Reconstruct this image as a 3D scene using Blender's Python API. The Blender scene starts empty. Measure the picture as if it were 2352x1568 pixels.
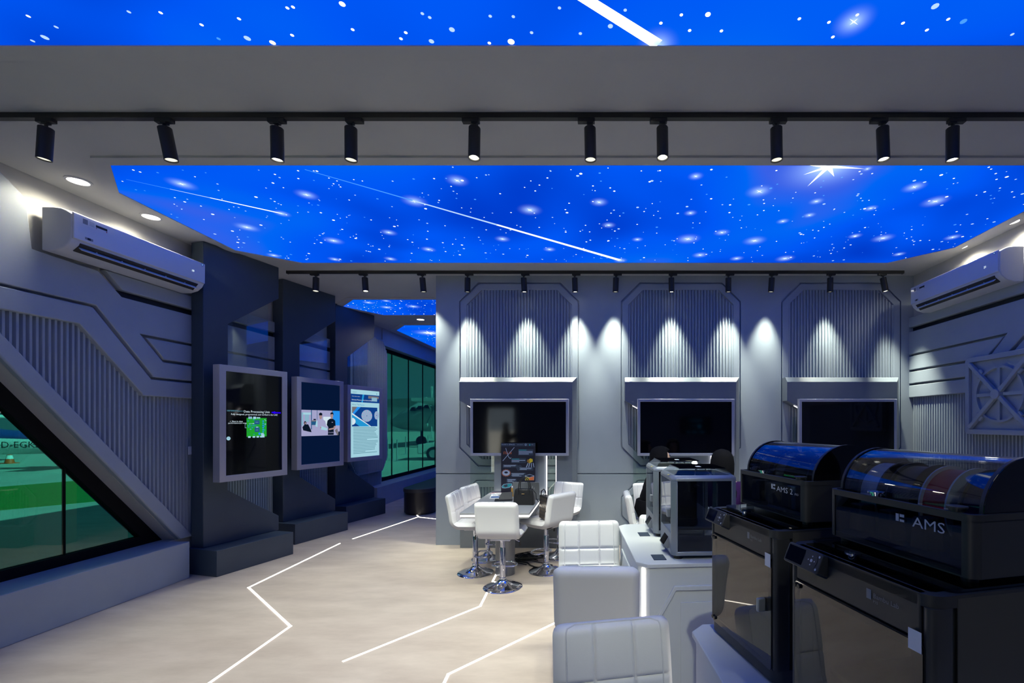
import bpy, bmesh, math, random
from math import sin, cos, pi, radians, sqrt, atan2
from mathutils import Vector, Matrix

# ------------------------------------------------------------------ camera, world, sun, exposure
SC = bpy.context.scene
COL = SC.collection
FPX, PX0, PY0, EYE, CEIL = 1045.0, 1382.0, 972.0, 1.65, 3.655
cam_d = bpy.data.cameras.new('camera')
cam_d.sensor_width = 36.0
cam_d.lens = FPX / 2352 * 36.0
cam_d.shift_x = (1176 - PX0) / 2352
cam_d.shift_y = (PY0 - 784) / 2352
cam_d.clip_start = 0.05
cam = bpy.data.objects.new('camera', cam_d)
cam.location = (0, 0, EYE)
cam.rotation_euler = (pi / 2, 0, 0)
COL.objects.link(cam)
SC.camera = cam

world = bpy.data.worlds.new('sky')
SC.world = world
world.use_nodes = True
bg = world.node_tree.nodes['Background']
bg.inputs[0].default_value = (0.70, 0.86, 1.0, 1)
bg.inputs[1].default_value = 1.4

sun_d = bpy.data.lights.new('sun', 'SUN')
sun_d.energy = 37.0
sun_d.angle = 0.01
sun_d.color = (1.0, 0.95, 0.86)
sun = bpy.data.objects.new('sun', sun_d)
sun.rotation_euler = (Vector((-0.82, 0.10, -0.55))).to_track_quat('-Z', 'Y').to_euler()
sun.location = (8, 5, 12)
COL.objects.link(sun)

SC.view_settings.view_transform = 'Standard'
SC.view_settings.look = 'None'
SC.view_settings.exposure = 0.0
SC.view_settings.gamma = 1.0
SC.view_settings.use_curve_mapping = False
SC.cycles.use_denoising = True
SC.cycles.max_bounces = 10
SC.cycles.transparent_max_bounces = 24
SC.cycles.caustics_reflective = False
SC.cycles.caustics_refractive = False
SC.cycles.sample_clamp_indirect = 4.0

SPOT_W, SPOT2_W, DOWN_W, SKY_S, LED_S = 114.0, 265.0, 34.0, 0.80, 6.0
WARM = (1.0, 0.95, 0.74)
COOL = (0.955, 1.0, 0.82)

# ------------------------------------------------------------------ pixel helpers (points in the room from the survey of the photograph)
def P(px, py, Y):
    return Vector(((px - PX0) * Y / FPX, Y, EYE - (py - PY0) * Y / FPX))
def onz(px, py, Z):
    Y = (EYE - Z) * FPX / (py - PY0)
    return Vector(((px - PX0) * Y / FPX, Y, Z))
def F(px, py):
    p = onz(px, py, 0.0)
    return (p.x, p.y)
def CE(px, py):
    p = onz(px, py, CEIL)
    return (p.x, p.y)

# ------------------------------------------------------------------ materials
def mat(name, color, rough=0.5, metal=0.0, noise=0.0, nscale=8.0, bump=0.0, bscale=60.0, spec=0.5, coat=0.0, emit=None, es=0.0):
    m = bpy.data.materials.new(name)
    m.use_nodes = True
    nt = m.node_tree
    b = nt.nodes['Principled BSDF']
    b.inputs['Base Color'].default_value = (*color, 1)
    b.inputs['Roughness'].default_value = rough
    b.inputs['Metallic'].default_value = metal
    b.inputs['Specular IOR Level'].default_value = spec
    b.inputs['Coat Weight'].default_value = coat
    if emit:
        b.inputs['Emission Color'].default_value = (*emit, 1)
        b.inputs['Emission Strength'].default_value = es
    if noise or bump:
        tc = nt.nodes.new('ShaderNodeTexCoord')
    if noise:
        n = nt.nodes.new('ShaderNodeTexNoise')
        n.inputs['Scale'].default_value = nscale
        n.inputs['Detail'].default_value = 6
        nt.links.new(tc.outputs['Object'], n.inputs['Vector'])
        r = nt.nodes.new('ShaderNodeMapRange')
        r.inputs['From Min'].default_value = 0.3
        r.inputs['From Max'].default_value = 0.7
        r.inputs['To Min'].default_value = 1 - noise
        r.inputs['To Max'].default_value = 1 + noise
        nt.links.new(n.outputs['Fac'], r.inputs['Value'])
        mx = nt.nodes.new('ShaderNodeMix')
        mx.data_type = 'RGBA'
        mx.blend_type = 'MULTIPLY'
        mx.inputs[0].default_value = 1.0
        mx.inputs[6].default_value = (*color, 1)
        nt.links.new(r.outputs['Result'], mx.inputs[7])
        nt.links.new(mx.outputs[2], b.inputs['Base Color'])
    if bump:
        n2 = nt.nodes.new('ShaderNodeTexNoise')
        n2.inputs['Scale'].default_value = bscale
        n2.inputs['Detail'].default_value = 4
        nt.links.new(tc.outputs['Object'], n2.inputs['Vector'])
        bp = nt.nodes.new('ShaderNodeBump')
        bp.inputs['Strength'].default_value = bump
        bp.inputs['Distance'].default_value = 0.01
        nt.links.new(n2.outputs['Fac'], bp.inputs['Height'])
        nt.links.new(bp.outputs['Normal'], b.inputs['Normal'])
    return m

def emis(name, color, s=1.0):
    m = bpy.data.materials.new(name)
    m.use_nodes = True
    nt = m.node_tree
    nt.nodes.clear()
    e = nt.nodes.new('ShaderNodeEmission')
    e.inputs[0].default_value = (*color, 1)
    e.inputs[1].default_value = s
    o = nt.nodes.new('ShaderNodeOutputMaterial')
    nt.links.new(e.outputs[0], o.inputs[0])
    return m

def glass(name, tint, ior=1.5, rough=0.0, boost=1.0):
    m = bpy.data.materials.new(name)
    m.use_nodes = True
    nt = m.node_tree
    nt.nodes.clear()
    t = nt.nodes.new('ShaderNodeBsdfTransparent')
    t.inputs[0].default_value = (*tint, 1)
    g = nt.nodes.new('ShaderNodeBsdfGlossy')
    g.inputs['Roughness'].default_value = rough
    g.inputs['Color'].default_value = (boost, boost, boost, 1)
    f = nt.nodes.new('ShaderNodeFresnel')
    gm = nt.nodes.new('ShaderNodeNewGeometry')
    io = nt.nodes.new('ShaderNodeMapRange')
    io.inputs['To Min'].default_value = ior
    io.inputs['To Max'].default_value = 1.0 / ior
    nt.links.new(gm.outputs['Backfacing'], io.inputs['Value'])
    nt.links.new(io.outputs['Result'], f.inputs[0])
    x = nt.nodes.new('ShaderNodeMixShader')
    o = nt.nodes.new('ShaderNodeOutputMaterial')
    nt.links.new(f.outputs[0], x.inputs[0])
    nt.links.new(t.outputs[0], x.inputs[1])
    nt.links.new(g.outputs[0], x.inputs[2])
    nt.links.new(x.outputs[0], o.inputs[0])
    return m

M = {}
M['wall'] = mat('grey_wall_paint', (0.338, 0.385, 0.43), 0.55, noise=0.04, nscale=3, bump=0.03, bscale=90)
M['flute'] = mat('grey_fluted_panel', (0.312, 0.36, 0.405), 0.5)
M['plaster'] = mat('pale_plaster', (0.52, 0.51, 0.49), 0.7, noise=0.04, nscale=4, bump=0.03)
M['ceil'] = mat('grey_ceiling_paint', (0.63, 0.625, 0.60), 0.7, noise=0.03, nscale=2, bump=0.02, bscale=40)
M['slot'] = mat('black_slot', (0.006, 0.006, 0.008), 0.6)
M['navy'] = mat('navy_grey_board', (0.038, 0.058, 0.088), 0.48, noise=0.05, nscale=5, bump=0.02)
M['hood'] = mat('slate_grey_board', (0.18, 0.205, 0.235), 0.42, noise=0.03)
M['silver'] = mat('silver_painted_metal', (0.44, 0.43, 0.49), 0.32, metal=0.35)
M['lightsilver'] = mat('pale_silver_metal', (0.52, 0.52, 0.58), 0.35, metal=0.3)
M['black'] = mat('black_plastic', (0.012, 0.012, 0.014), 0.38)
M['blackmat'] = mat('matt_black_metal', (0.010, 0.010, 0.012), 0.5)
M['screen'] = mat('black_screen_glass', (0.002, 0.002, 0.003), 0.06, spec=0.5)
M['chrome'] = mat('chrome', (0.86, 0.87, 0.90), 0.06, metal=1.0)
M['leather'] = mat('white_leatherette', (0.80, 0.795, 0.785), 0.42, bump=0.05, bscale=260)
M['leatherseam'] = mat('white_piping', (0.70, 0.70, 0.69), 0.45)
M['acwhite'] = mat('white_plastic', (0.74, 0.735, 0.73), 0.35)
M['acpanel'] = mat('glossy_white_panel', (0.74, 0.745, 0.76), 0.16, coat=0.4)
M['white'] = mat('white_paper', (0.82, 0.82, 0.82), 0.6)
M['counter'] = mat('white_counter_laminate', (0.66, 0.69, 0.69), 0.35)
M['tabletop'] = mat('grey_table_laminate', (0.30, 0.31, 0.33), 0.35)
M['pedestal'] = mat('steel_grey_tube', (0.17, 0.18, 0.21), 0.28, metal=0.6)
M['p_dark'] = mat('charcoal_plastic', (0.030, 0.031, 0.034), 0.42)
M['p_side'] = mat('charcoal_side_panel', (0.055, 0.052, 0.048), 0.6)
M['k_frame'] = mat('silver_printer_frame', (0.36, 0.39, 0.41), 0.35, metal=0.55)
M['leathdark'] = mat('dark_brown_leather', (0.018, 0.016, 0.017), 0.35)
M['benchtop'] = mat('dark_bench_cushion', (0.03, 0.03, 0.035), 0.45)
M['bag'] = mat('black_leather_bag', (0.008, 0.008, 0.009), 0.42, bump=0.05, bscale=200)
M['gold'] = mat('gold_metal', (0.80, 0.55, 0.22), 0.25, metal=1.0)
M['gold_can'] = mat('amber_bottle', (0.42, 0.22, 0.04), 0.2)
M['laptop'] = mat('grey_laptop', (0.22, 0.23, 0.24), 0.35, metal=0.5)
M['blackcloth'] = mat('black_cloth', (0.004, 0.004, 0.006), 0.9, spec=0.1, bump=0.1, bscale=40)
M['purple'] = mat('purple_cloth', (0.018, 0.003, 0.045), 0.85, spec=0.15)
M['skin'] = mat('skin', (0.52, 0.33, 0.24), 0.5)
M['orange'] = mat('safety_orange', (0.85, 0.10, 0.02), 0.5)
M['tarmac'] = mat('concrete_apron', (0.46, 0.46, 0.42), 0.9, noise=0.12, nscale=0.6)
M['grass'] = mat('green_turf', (0.02, 0.20, 0.02), 0.9, noise=0.2, nscale=6)
M['planewhite'] = mat('aircraft_white', (0.80, 0.80, 0.80), 0.3)
M['planegrey'] = mat('aircraft_grey', (0.45, 0.48, 0.50), 0.35)
M['planeblue'] = mat('aircraft_blue', (0.02, 0.06, 0.30), 0.3)
M['yellow'] = mat('yellow_paint', (0.80, 0.62, 0.02), 0.4)
M['tyre'] = mat('tyre_rubber', (0.01, 0.01, 0.01), 0.8)
M['hangar'] = mat('hangar_cladding', (0.20, 0.22, 0.22), 0.7)
M['winblack'] = mat('black_window_frame', (0.002, 0.002, 0.003), 0.7, spec=0.15)
M['teal'] = glass('green_tinted_glass', (0.092, 0.265, 0.235), 1.5)
M['clear'] = glass('clear_glass', (0.88, 0.93, 0.93), 1.7)
M['greenish'] = glass('green_edge_glass', (0.92, 0.97, 0.93), 1.45)
M['door'] = glass('smoked_door_glass', (0.30, 0.28, 0.25), 1.75)
M['smoke'] = glass('smoked_acrylic', (0.50, 0.52, 0.55), 1.6)
M['domeglass'] = glass('clear_dome_acrylic', (0.74, 0.77, 0.80), 1.6)
M['clearsmoke'] = glass('clear_acrylic', (0.62, 0.66, 0.68), 1.5)
M['led'] = emis('white_led', (1.0, 0.93, 0.82), LED_S)
M['ledcool'] = emis('cool_led', (1.0, 0.92, 0.94), 4.0)
M['lens'] = emis('lamp_lens', (1.0, 0.96, 0.84), 9.0)
M['lensdim'] = emis('lamp_lens_rim', (1.0, 0.97, 0.80), 1.1)
M['down'] = emis('downlight_diffuser', (1.0, 0.95, 0.85), 9.0)
M['star'] = emis('star_white', (0.92, 0.96, 1.0), 1.6)
M['starpale'] = emis('star_pale', (0.42, 0.60, 1.0), 1.25)
M['starblue'] = emis('star_blue', (0.06, 0.30, 1.0), 1.2)
M['s_white'] = emis('display_white', (0.75, 0.90, 1.0), 0.85)
M['s_blue'] = emis('display_blue', (0.02, 0.30, 0.90), 0.9)
M['s_green'] = emis('display_green', (0.02, 0.50, 0.04), 0.7)
M['s_navy'] = emis('display_navy', (0.002, 0.010, 0.045), 0.8)
M['s_cyan'] = emis('display_cyan', (0.42, 0.74, 0.86), 0.85)
M['s_text'] = emis('display_text', (0.10, 0.28, 0.38), 0.8)
M['s_chip'] = emis('display_chip', (0.02, 0.12, 0.28), 0.8)
M['s_pale'] = emis('display_pale', (0.30, 0.55, 0.72), 0.8)
M['s_violet'] = emis('display_violet', (0.02, 0.0, 0.9), 0.9)
M['s_skin'] = emis('display_skin', (0.45, 0.30, 0.30), 0.8)
M['s_dark'] = emis('display_dark', (0.004, 0.010, 0.025), 0.8)
M['s_lilac'] = emis('display_lilac', (0.45, 0.45, 0.72), 0.8)
M['s_deep'] = emis('display_deep_blue', (0.005, 0.055, 0.28), 0.85)
M['s_glow'] = emis('display_earth_blue', (0.02, 0.35, 0.75), 0.85)
M['s_brown'] = emis('display_haze', (0.22, 0.20, 0.22), 0.8)
M['ac_led'] = emis('ac_digits', (0.8, 0.95, 1.0), 1.3)
M['poster'] = mat('poster_navy_print', (0.006, 0.007, 0.022), 0.5)
M['posterbox'] = mat('poster_slate_print', (0.03, 0.045, 0.075), 0.5)
M['posterorange'] = mat('poster_orange_print', (0.85, 0.20, 0.05), 0.5)
M['postertext'] = mat('poster_pale_print', (0.45, 0.55, 0.68), 0.5)
M['posteryellow'] = mat('poster_yellow_print', (0.80, 0.60, 0.02), 0.5)
M['posterteal'] = mat('poster_teal_print', (0.02, 0.40, 0.42), 0.5)
M['posterbrown'] = mat('poster_brown_print', (0.35, 0.10, 0.05), 0.5)
M['magblue'] = mat('magazine_blue', (0.05, 0.14, 0.36), 0.4)
M['magred'] = mat('magazine_maroon', (0.20, 0.03, 0.04), 0.4)
M['red'] = mat('red_filament', (0.45, 0.02, 0.03), 0.4)
M['natural'] = mat('white_filament', (0.62, 0.66, 0.70), 0.45)
M['cable'] = mat('black_cable', (0.008, 0.008, 0.008), 0.5)
M['greysticker'] = mat('grey_print', (0.20, 0.22, 0.25), 0.5)
M['bluesticker'] = mat('blue_sticker', (0.12, 0.24, 0.55), 0.4)
M['dots'] = mat('tote_dot_print', (0.13, 0.10, 0.07), 0.5)
M['silverlogo'] = mat('silver_lettering', (0.55, 0.57, 0.60), 0.4)
M['desiccant'] = mat('pale_blue_sachet', (0.16, 0.30, 0.38), 0.6)

def floor_mat():
    m = mat('beige_vinyl_floor', (0.50, 0.44, 0.37), 0.42)
    nt = m.node_tree
    b = nt.nodes['Principled BSDF']
    tc = nt.nodes.new('ShaderNodeTexCoord')
    mp = nt.nodes.new('ShaderNodeMapping')
    mp.inputs['Scale'].default_value = (0.7, 2.0, 1)
    mp.inputs['Rotation'].default_value = (0, 0, 0.35)
    n1 = nt.nodes.new('ShaderNodeTexNoise')
    n1.inputs['Scale'].default_value = 2.2
    n1.inputs['Detail'].default_value = 9
    n1.inputs['Roughness'].default_value = 0.62
    cr = nt.nodes.new('ShaderNodeValToRGB')
    cr.color_ramp.elements[0].position = 0.30
    cr.color_ramp.elements[0].color = (0.435, 0.355, 0.295, 1)
    cr.color_ramp.elements[1].position = 0.72
    cr.color_ramp.elements[1].color = (0.61, 0.515, 0.435, 1)
    nt.links.new(tc.outputs['Object'], mp.inputs['Vector'])
    nt.links.new(mp.outputs[0], n1.inputs['Vector'])
    nt.links.new(n1.outputs['Fac'], cr.inputs[0])
    nt.links.new(cr.outputs[0], b.inputs['Base Color'])
    n2 = nt.nodes.new('ShaderNodeTexNoise')
    n2.inputs['Scale'].default_value = 40
    bp = nt.nodes.new('ShaderNodeBump')
    bp.inputs['Strength'].default_value = 0.03
    nt.links.new(tc.outputs['Object'], n2.inputs['Vector'])
    nt.links.new(n2.outputs['Fac'], bp.inputs['Height'])
    nt.links.new(bp.outputs[0], b.inputs['Normal'])
    return m
M['floor'] = floor_mat()

def sky_film():
    m = bpy.data.materials.new('backlit_star_film')
    m.use_nodes = True
    nt = m.node_tree
    nt.nodes.clear()
    tc = nt.nodes.new('ShaderNodeTexCoord')
    n1 = nt.nodes.new('ShaderNodeTexNoise')
    n1.inputs['Scale'].default_value = 0.42
    n1.inputs['Detail'].default_value = 2.0
    n1.inputs['Distortion'].default_value = 0.4
    mp = nt.nodes.new('ShaderNodeMapping')
    mp.inputs['Location'].default_value = (1.9, 0.7, 0.0)
    cr = nt.nodes.new('ShaderNodeValToRGB')
    e = cr.color_ramp.elements
    e[0].position = 0.30
    e[0].color = (0.000, 0.035, 0.62, 1)
    e[1].position = 0.70
    e[1].color = (0.050, 0.150, 1.0, 1)
    x = e.new(0.48)
    x.color = (0.000, 0.120, 1.15, 1)
    x = e.new(0.60)
    x.color = (0.000, 0.165, 1.15, 1)
    em = nt.nodes.new('ShaderNodeEmission')
    em.inputs[1].default_value = SKY_S
    o = nt.nodes.new('ShaderNodeOutputMaterial')
    nt.links.new(tc.outputs['Object'], mp.inputs[0])
    nt.links.new(mp.outputs[0], n1.inputs['Vector'])
    nt.links.new(n1.outputs['Fac'], cr.inputs[0])
    nt.links.new(cr.outputs[0], em.inputs[0])
    nt.links.new(em.outputs[0], o.inputs[0])
    return m
M['film'] = sky_film()

def halo(name, col, s):
    m = bpy.data.materials.new(name)
    m.use_nodes = True
    nt = m.node_tree
    nt.nodes.clear()
    uv = nt.nodes.new('ShaderNodeUVMap')
    g = nt.nodes.new('ShaderNodeTexGradient')
    g.gradient_type = 'SPHERICAL'
    pw = nt.nodes.new('ShaderNodeMath')
    pw.operation = 'POWER'
    pw.inputs[1].default_value = 2.6
    e = nt.nodes.new('ShaderNodeEmission')
    e.inputs[0].default_value = (*col, 1)
    e.inputs[1].default_value = s
    t = nt.nodes.new('ShaderNodeBsdfTransparent')
    x = nt.nodes.new('ShaderNodeMixShader')
    o = nt.nodes.new('ShaderNodeOutputMaterial')
    nt.links.new(uv.outputs[0], g.inputs[0])
    nt.links.new(g.outputs['Fac'], pw.inputs[0])
    nt.links.new(pw.outputs[0], x.inputs[0])
    nt.links.new(t.outputs[0], x.inputs[1])
    nt.links.new(e.outputs[0], x.inputs[2])
    nt.links.new(x.outputs[0], o.inputs[0])
    return m
M['halo'] = halo('star_glow_print', (0.40, 0.60, 1.0), 1.4)

# ------------------------------------------------------------------ mesh helpers
_text_cache = {}
def text_geo(s, size, align='LEFT'):
    key = (s, align)
    if key not in _text_cache:
        c = bpy.data.curves.new('lettering', 'FONT')
        c.body = s
        c.size = 1.0
        c.align_x = align
        c.resolution_u = 2
        o = bpy.data.objects.new('lettering', c)
        me = bpy.data.meshes.new_from_object(o)
        _text_cache[key] = ([v.co.copy() for v in me.vertices], [tuple(p.vertices) for p in me.polygons])
        bpy.data.objects.remove(o)
        bpy.data.curves.remove(c)
        bpy.data.meshes.remove(me)
    v, f = _text_cache[key]
    return [p * size for p in v], f

class MB:
    def __init__(s):
        s.v = []; s.f = []; s.m = []; s.uv = {}; s.T = None
    def add(s, verts, faces, m=0):
        o = len(s.v)
        if s.T is not None:
            verts = [s.T @ Vector(p) for p in verts]
        s.v += [tuple(p) for p in verts]
        for f in faces:
            s.f.append(tuple(i + o for i in f)); s.m.append(m)
        return s
    def box(s, lo, hi, m=0):
        x0, y0, z0 = lo; x1, y1, z1 = hi
        v = [(x0,y0,z0),(x1,y0,z0),(x1,y1,z0),(x0,y1,z0),(x0,y0,z1),(x1,y0,z1),(x1,y1,z1),(x0,y1,z1)]
        return s.add(v, [(0,3,2,1),(4,5,6,7),(0,1,5,4),(1,2,6,5),(2,3,7,6),(3,0,4,7)], m)
    def prism(s, poly, ax, a, b, m=0):
        n = len(poly)
        def pt(p, t):
            if ax == 'x': return (t, p[0], p[1])
            if ax == 'y': return (p[0], t, p[1])
            return (p[0], p[1], t)
        v = [pt(p, a) for p in poly] + [pt(p, b) for p in poly]
        f = [tuple(range(n)), tuple(range(2*n-1, n-1, -1))] + [(i, (i+1) % n, n + (i+1) % n, n + i) for i in range(n)]
        return s.add(v, f, m)
    def loft(s, rings, m=0, caps=True, closed=True):
        n = len(rings[0]); v = []; f = []
        for r in rings: v += list(r)
        for k in range(len(rings)-1):
            for i in range(n if closed else n-1):
                j = (i+1) % n
                f.append((k*n+i, k*n+j, (k+1)*n+j, (k+1)*n+i))
        if caps:
            f.append(tuple(range(n))[::-1]); f.append(tuple(range((len(rings)-1)*n, len(rings)*n)))
        return s.add(v, f, m)
    def ring(s, outer, inner, ax, a, b, m=0):
        """flat frame between two polygons of equal count, from depth a to b"""
        n = len(outer)
        def pt(p, t):
            if ax == 'x': return (t, p[0], p[1])
            if ax == 'y': return (p[0], t, p[1])
            return (p[0], p[1], t)
        v = [pt(p,a) for p in outer]+[pt(p,a) for p in inner]+[pt(p,b) for p in outer]+[pt(p,b) for p in inner]
        f = []
        for i in range(n):
            j = (i+1) % n
            f += [(i,j,n+j,n+i),(2*n+i,3*n+i,3*n+j,2*n+j),(i,2*n+i,2*n+j,j),(n+i,n+j,3*n+j,3*n+i)]
        return s.add(v, f, m)
    def cyl(s, p0, p1, r0, r1=None, n=16, m=0, caps=True):
        p0 = Vector(p0); p1 = Vector(p1); r1 = r0 if r1 is None else r1
        d = (p1-p0).normalized()
        a = d.orthogonal().normalized(); b = d.cross(a)
        R = [[p + (a*cos(2*pi*i/n) + b*sin(2*pi*i/n))*r for i in range(n)] for p, r in ((p0,r0),(p1,r1))]
        return s.loft(R, m, caps)
    def lathe(s, prof, n=28, c=(0,0,0), m=0, caps=True):
        R = [[(c[0]+r*cos(2*pi*i/n), c[1]+r*sin(2*pi*i/n), c[2]+z) for i in range(n)] for r, z in prof]
        return s.loft(R, m, caps)
    def tube(s, pts, r, n=8, m=0, closed=False):
        pts = [Vector(p) for p in pts]; N = len(pts)
        rings = []; prev = None
        for i, p in enumerate(pts):
            if closed: d = pts[(i+1) % N] - pts[i-1]
            else: d = pts[min(i+1, N-1)] - pts[max(i-1, 0)]
            d.normalize()
            a = d.orthogonal().normalized() if prev is None else (prev - d*prev.dot(d)).normalized()
            prev = a; b = d.cross(a)
            rr = r[i] if isinstance(r, (list, tuple)) else r
            rings.append([p + (a*cos(2*pi*k/n)+b*sin(2*pi*k/n))*rr for k in range(n)])
        if closed:
            rings.append(rings[0]); return s.loft(rings, m, False)
        return s.loft(rings, m, True)
    def flat(s, poly, y, m=0):
        return s.add([(p[0], y, p[1]) for p in poly], [tuple(range(len(poly)))], m)
    def rect(s, x0, z0, x1, z1, y, m=0):
        return s.flat([(x0,z0),(x1,z0),(x1,z1),(x0,z1)], y, m)
    def disc(s, x, z, r, y, m=0, n=20, rz=None):
        rz = r if rz is None else rz
        return s.flat([(x+r*cos(2*pi*i/n), z+rz*sin(2*pi*i/n)) for i in range(n)], y, m)
    def text(s, t, x, z, size, y, m=0, align='LEFT', sx=1.0):
        v, f = text_geo(t, size, align)
        return s.add([(x+p.x*sx, y, z+p.y) for p in v], f, m)
    def build(s, name, mats, parent=None, loc=(0,0,0), rot=0.0, smooth=None, bevel=0, seg=2, recalc=True, tag=None):
        me = bpy.data.meshes.new(name)
        me.from_pydata(s.v, [], s.f)
        if not isinstance(mats, (list, tuple)): mats = [mats]
        for k in mats: me.materials.append(M[k] if isinstance(k, str) else k)
        me.polygons.foreach_set('material_index', s.m)
        if s.uv:
            ul = me.uv_layers.new(name='UVMap')
            for pi_, uvs in s.uv.items():
                for k, li in enumerate(me.polygons[pi_].loop_indices): ul.data[li].uv = uvs[k]
        if recalc:
            bm = bmesh.new(); bm.from_mesh(me)
            bmesh.ops.recalc_face_normals(bm, faces=bm.faces[:])
            bm.to_mesh(me); bm.free()
        if smooth is not None:
            me.polygons.foreach_set('use_smooth', [True]*len(me.polygons))
            me.set_sharp_from_angle(angle=radians(smooth))
        me.update()
        o = bpy.data.objects.new(name, me)
        COL.objects.link(o)
        o.location = loc
        o.rotation_euler = (0, 0, rot) if not isinstance(rot, (tuple, list)) else rot
        if parent: o.parent = parent
        if bevel:
            b = o.modifiers.new('bevel', 'BEVEL')
            b.width = bevel; b.segments = seg; b.limit_method = 'ANGLE'; b.angle_limit = radians(40)
            b.harden_normals = False
            me.polygons.foreach_set('use_smooth', [True]*len(me.polygons))
            me.set_sharp_from_angle(angle=radians(smooth or 45))
        return o

def thing(name, label, cat, loc=(0,0,0), rot=0.0, group=None):
    o = bpy.data.objects.new(name, None)
    o.empty_display_size = 0.1
    COL.objects.link(o)
    o.location = loc; o.rotation_euler = (0, 0, rot)
    o['label'] = label; o['category'] = cat
    if group: o['group'] = group
    return o
def tag(o, label, cat, group=None):
    o['label'] = label; o['category'] = cat
    if group: o['group'] = group
    return o
def struct(o):
    o['kind'] = 'structure'; return o
def copy_thing(src, loc, rot, label, group=None):
    def cp(o, par):
        c = o.copy(); COL.objects.link(c)
        if par is not None: c.parent = par
        for k in o.children: cp(k, c)
        return c
    r = cp(src, None)
    r.location = loc; r.rotation_euler = (0, 0, rot); r['label'] = label
    if group: r['group'] = group
    return r
def spot(name, loc, aim, W, size, blend, color, parent=None, r=0.03):
    d = bpy.data.lights.new(name, 'SPOT')
    d.energy = W; d.spot_size = radians(size); d.spot_blend = blend; d.color = color; d.shadow_soft_size = r
    o = bpy.data.objects.new(name, d)
    o.location = loc
    o.rotation_euler = Vector(aim).to_track_quat('-Z', 'Y').to_euler()
    COL.objects.link(o)
    if parent: o.parent = parent
    return o
ORD = ['first','second','third','fourth','fifth','sixth','seventh','eighth','ninth','tenth','eleventh','twelfth']
# ================================================================== THE SETTING
b = MB(); b.box((-4.90, -3.2, -0.12), (4.235, 14.0, 0.0)); struct(b.build('floor', 'floor'))
b = MB(); b.box((-5.0, -3.2, CEIL), (4.4, 14.2, CEIL + 0.15)); struct(b.build('ceiling', 'ceil'))

# ---- left wall: a slab with one slanted window opening, cladding in layers on its room side
def zdiag(y, y0): return 0.39 + (y0 - y) * 1.2
XM = -4.62
b = MB()
b.prism([(4.93, .39), (9.55, .39), (9.55, CEIL), (-3.2, CEIL), (-3.2, .39), (-1.0, .39), (-1.0, 3.3), (2.505, 3.3)], 'x', -4.95, XM)
b.box((-4.95, 4.86, -.1), (XM, 8.92, .39))
b.box((-4.95, 9.55, 3.3), (-4.6, 14.0, CEIL))
struct(b.build('wall_left', 'plaster'))
b = MB()
b.box((-4.95, -3.2, 0), (-4.40, 4.86, .39)); b.box((-4.95, 8.92, 0), (-4.40, 14.0, .39))
struct(b.build('trim_1', 'wall', bevel=.006))
b = MB(); b.prism([(4.93, .391), (5.09, .391), (2.66, 3.3), (2.505, 3.3)], 'x', XM, -4.565)
struct(b.build('trim_2', 'wall', bevel=.012))
def b0(y):
    if y < 3.97: return 2.52
    if y < 4.53: return 2.52 - (y - 3.97) / .56 * .595
    return 1.925
def flute_row(mb, ys, lo, hi, x0, x1, half=.0155, top=.0085):
    for y in ys:
        a, c = y - half, y + half
        lo_a, lo_c, hi_a, hi_c = lo(a), lo(c), hi(a), hi(c)
        if hi_a - lo_a < .03 or hi_c - lo_c < .03: continue
        r = lambda t, zf, x: (x, t, zf)
        v = [(x0, a, lo_a), (x1, y - top, lo_a), (x1, y + top, lo_c), (x0, c, lo_c), (x0, a, hi_a), (x1, y - top, hi_a), (x1, y + top, hi_c), (x0, c, hi_c)]
        mb.add(v, [(0, 1, 5, 4), (1, 2, 6, 5), (2, 3, 7, 6), (0, 3, 2, 1), (4, 5, 6, 7)])
b = MB()
flute_row(b, [3.2 + .042 * i for i in range(150)], lambda y: max(.39, zdiag(y, 5.09)), b0, XM, XM + .026)
struct(b.build('trim_3', 'flute'))
XF = -4.555
def panels(name, polys, x0, x1, m='wall', bev=.007):
    b = MB()
    for p in polys: b.prism(p, 'x', x0, x1)
    return struct(b.build(name, m, bevel=bev))
panels('trim_4', [
    [(3.315, 2.52), (3.97, 2.52), (4.53, 1.925), (9.5, 1.925), (9.5, 2.095), (4.605, 2.095), (4.075, 2.69), (3.17, 2.69)],
    [(3.155, 2.715), (4.10, 2.715), (4.63, 2.12), (9.5, 2.12), (9.5, 2.285), (4.73, 2.285), (4.49, 2.535), (9.5, 2.535), (9.5, 2.85), (4.32, 2.85), (4.12, 3.03), (3.64, 3.045), (3.60, 3.43), (3.40, 3.6), (2.8, 3.6), (2.6, 3.37)],
    [(4.55, 2.508), (9.5, 2.508), (9.5, 2.313), (4.745, 2.313)],
    [(4.33, 2.915), (9.5, 2.915), (9.5, 3.06), (4.18, 3.06)]], XM, XF)
b = MB(); b.box((XM, 4.3, 2.85), (XM + .008, 9.5, 2.915)); struct(b.build('trim_5', 'slot'))

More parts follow.
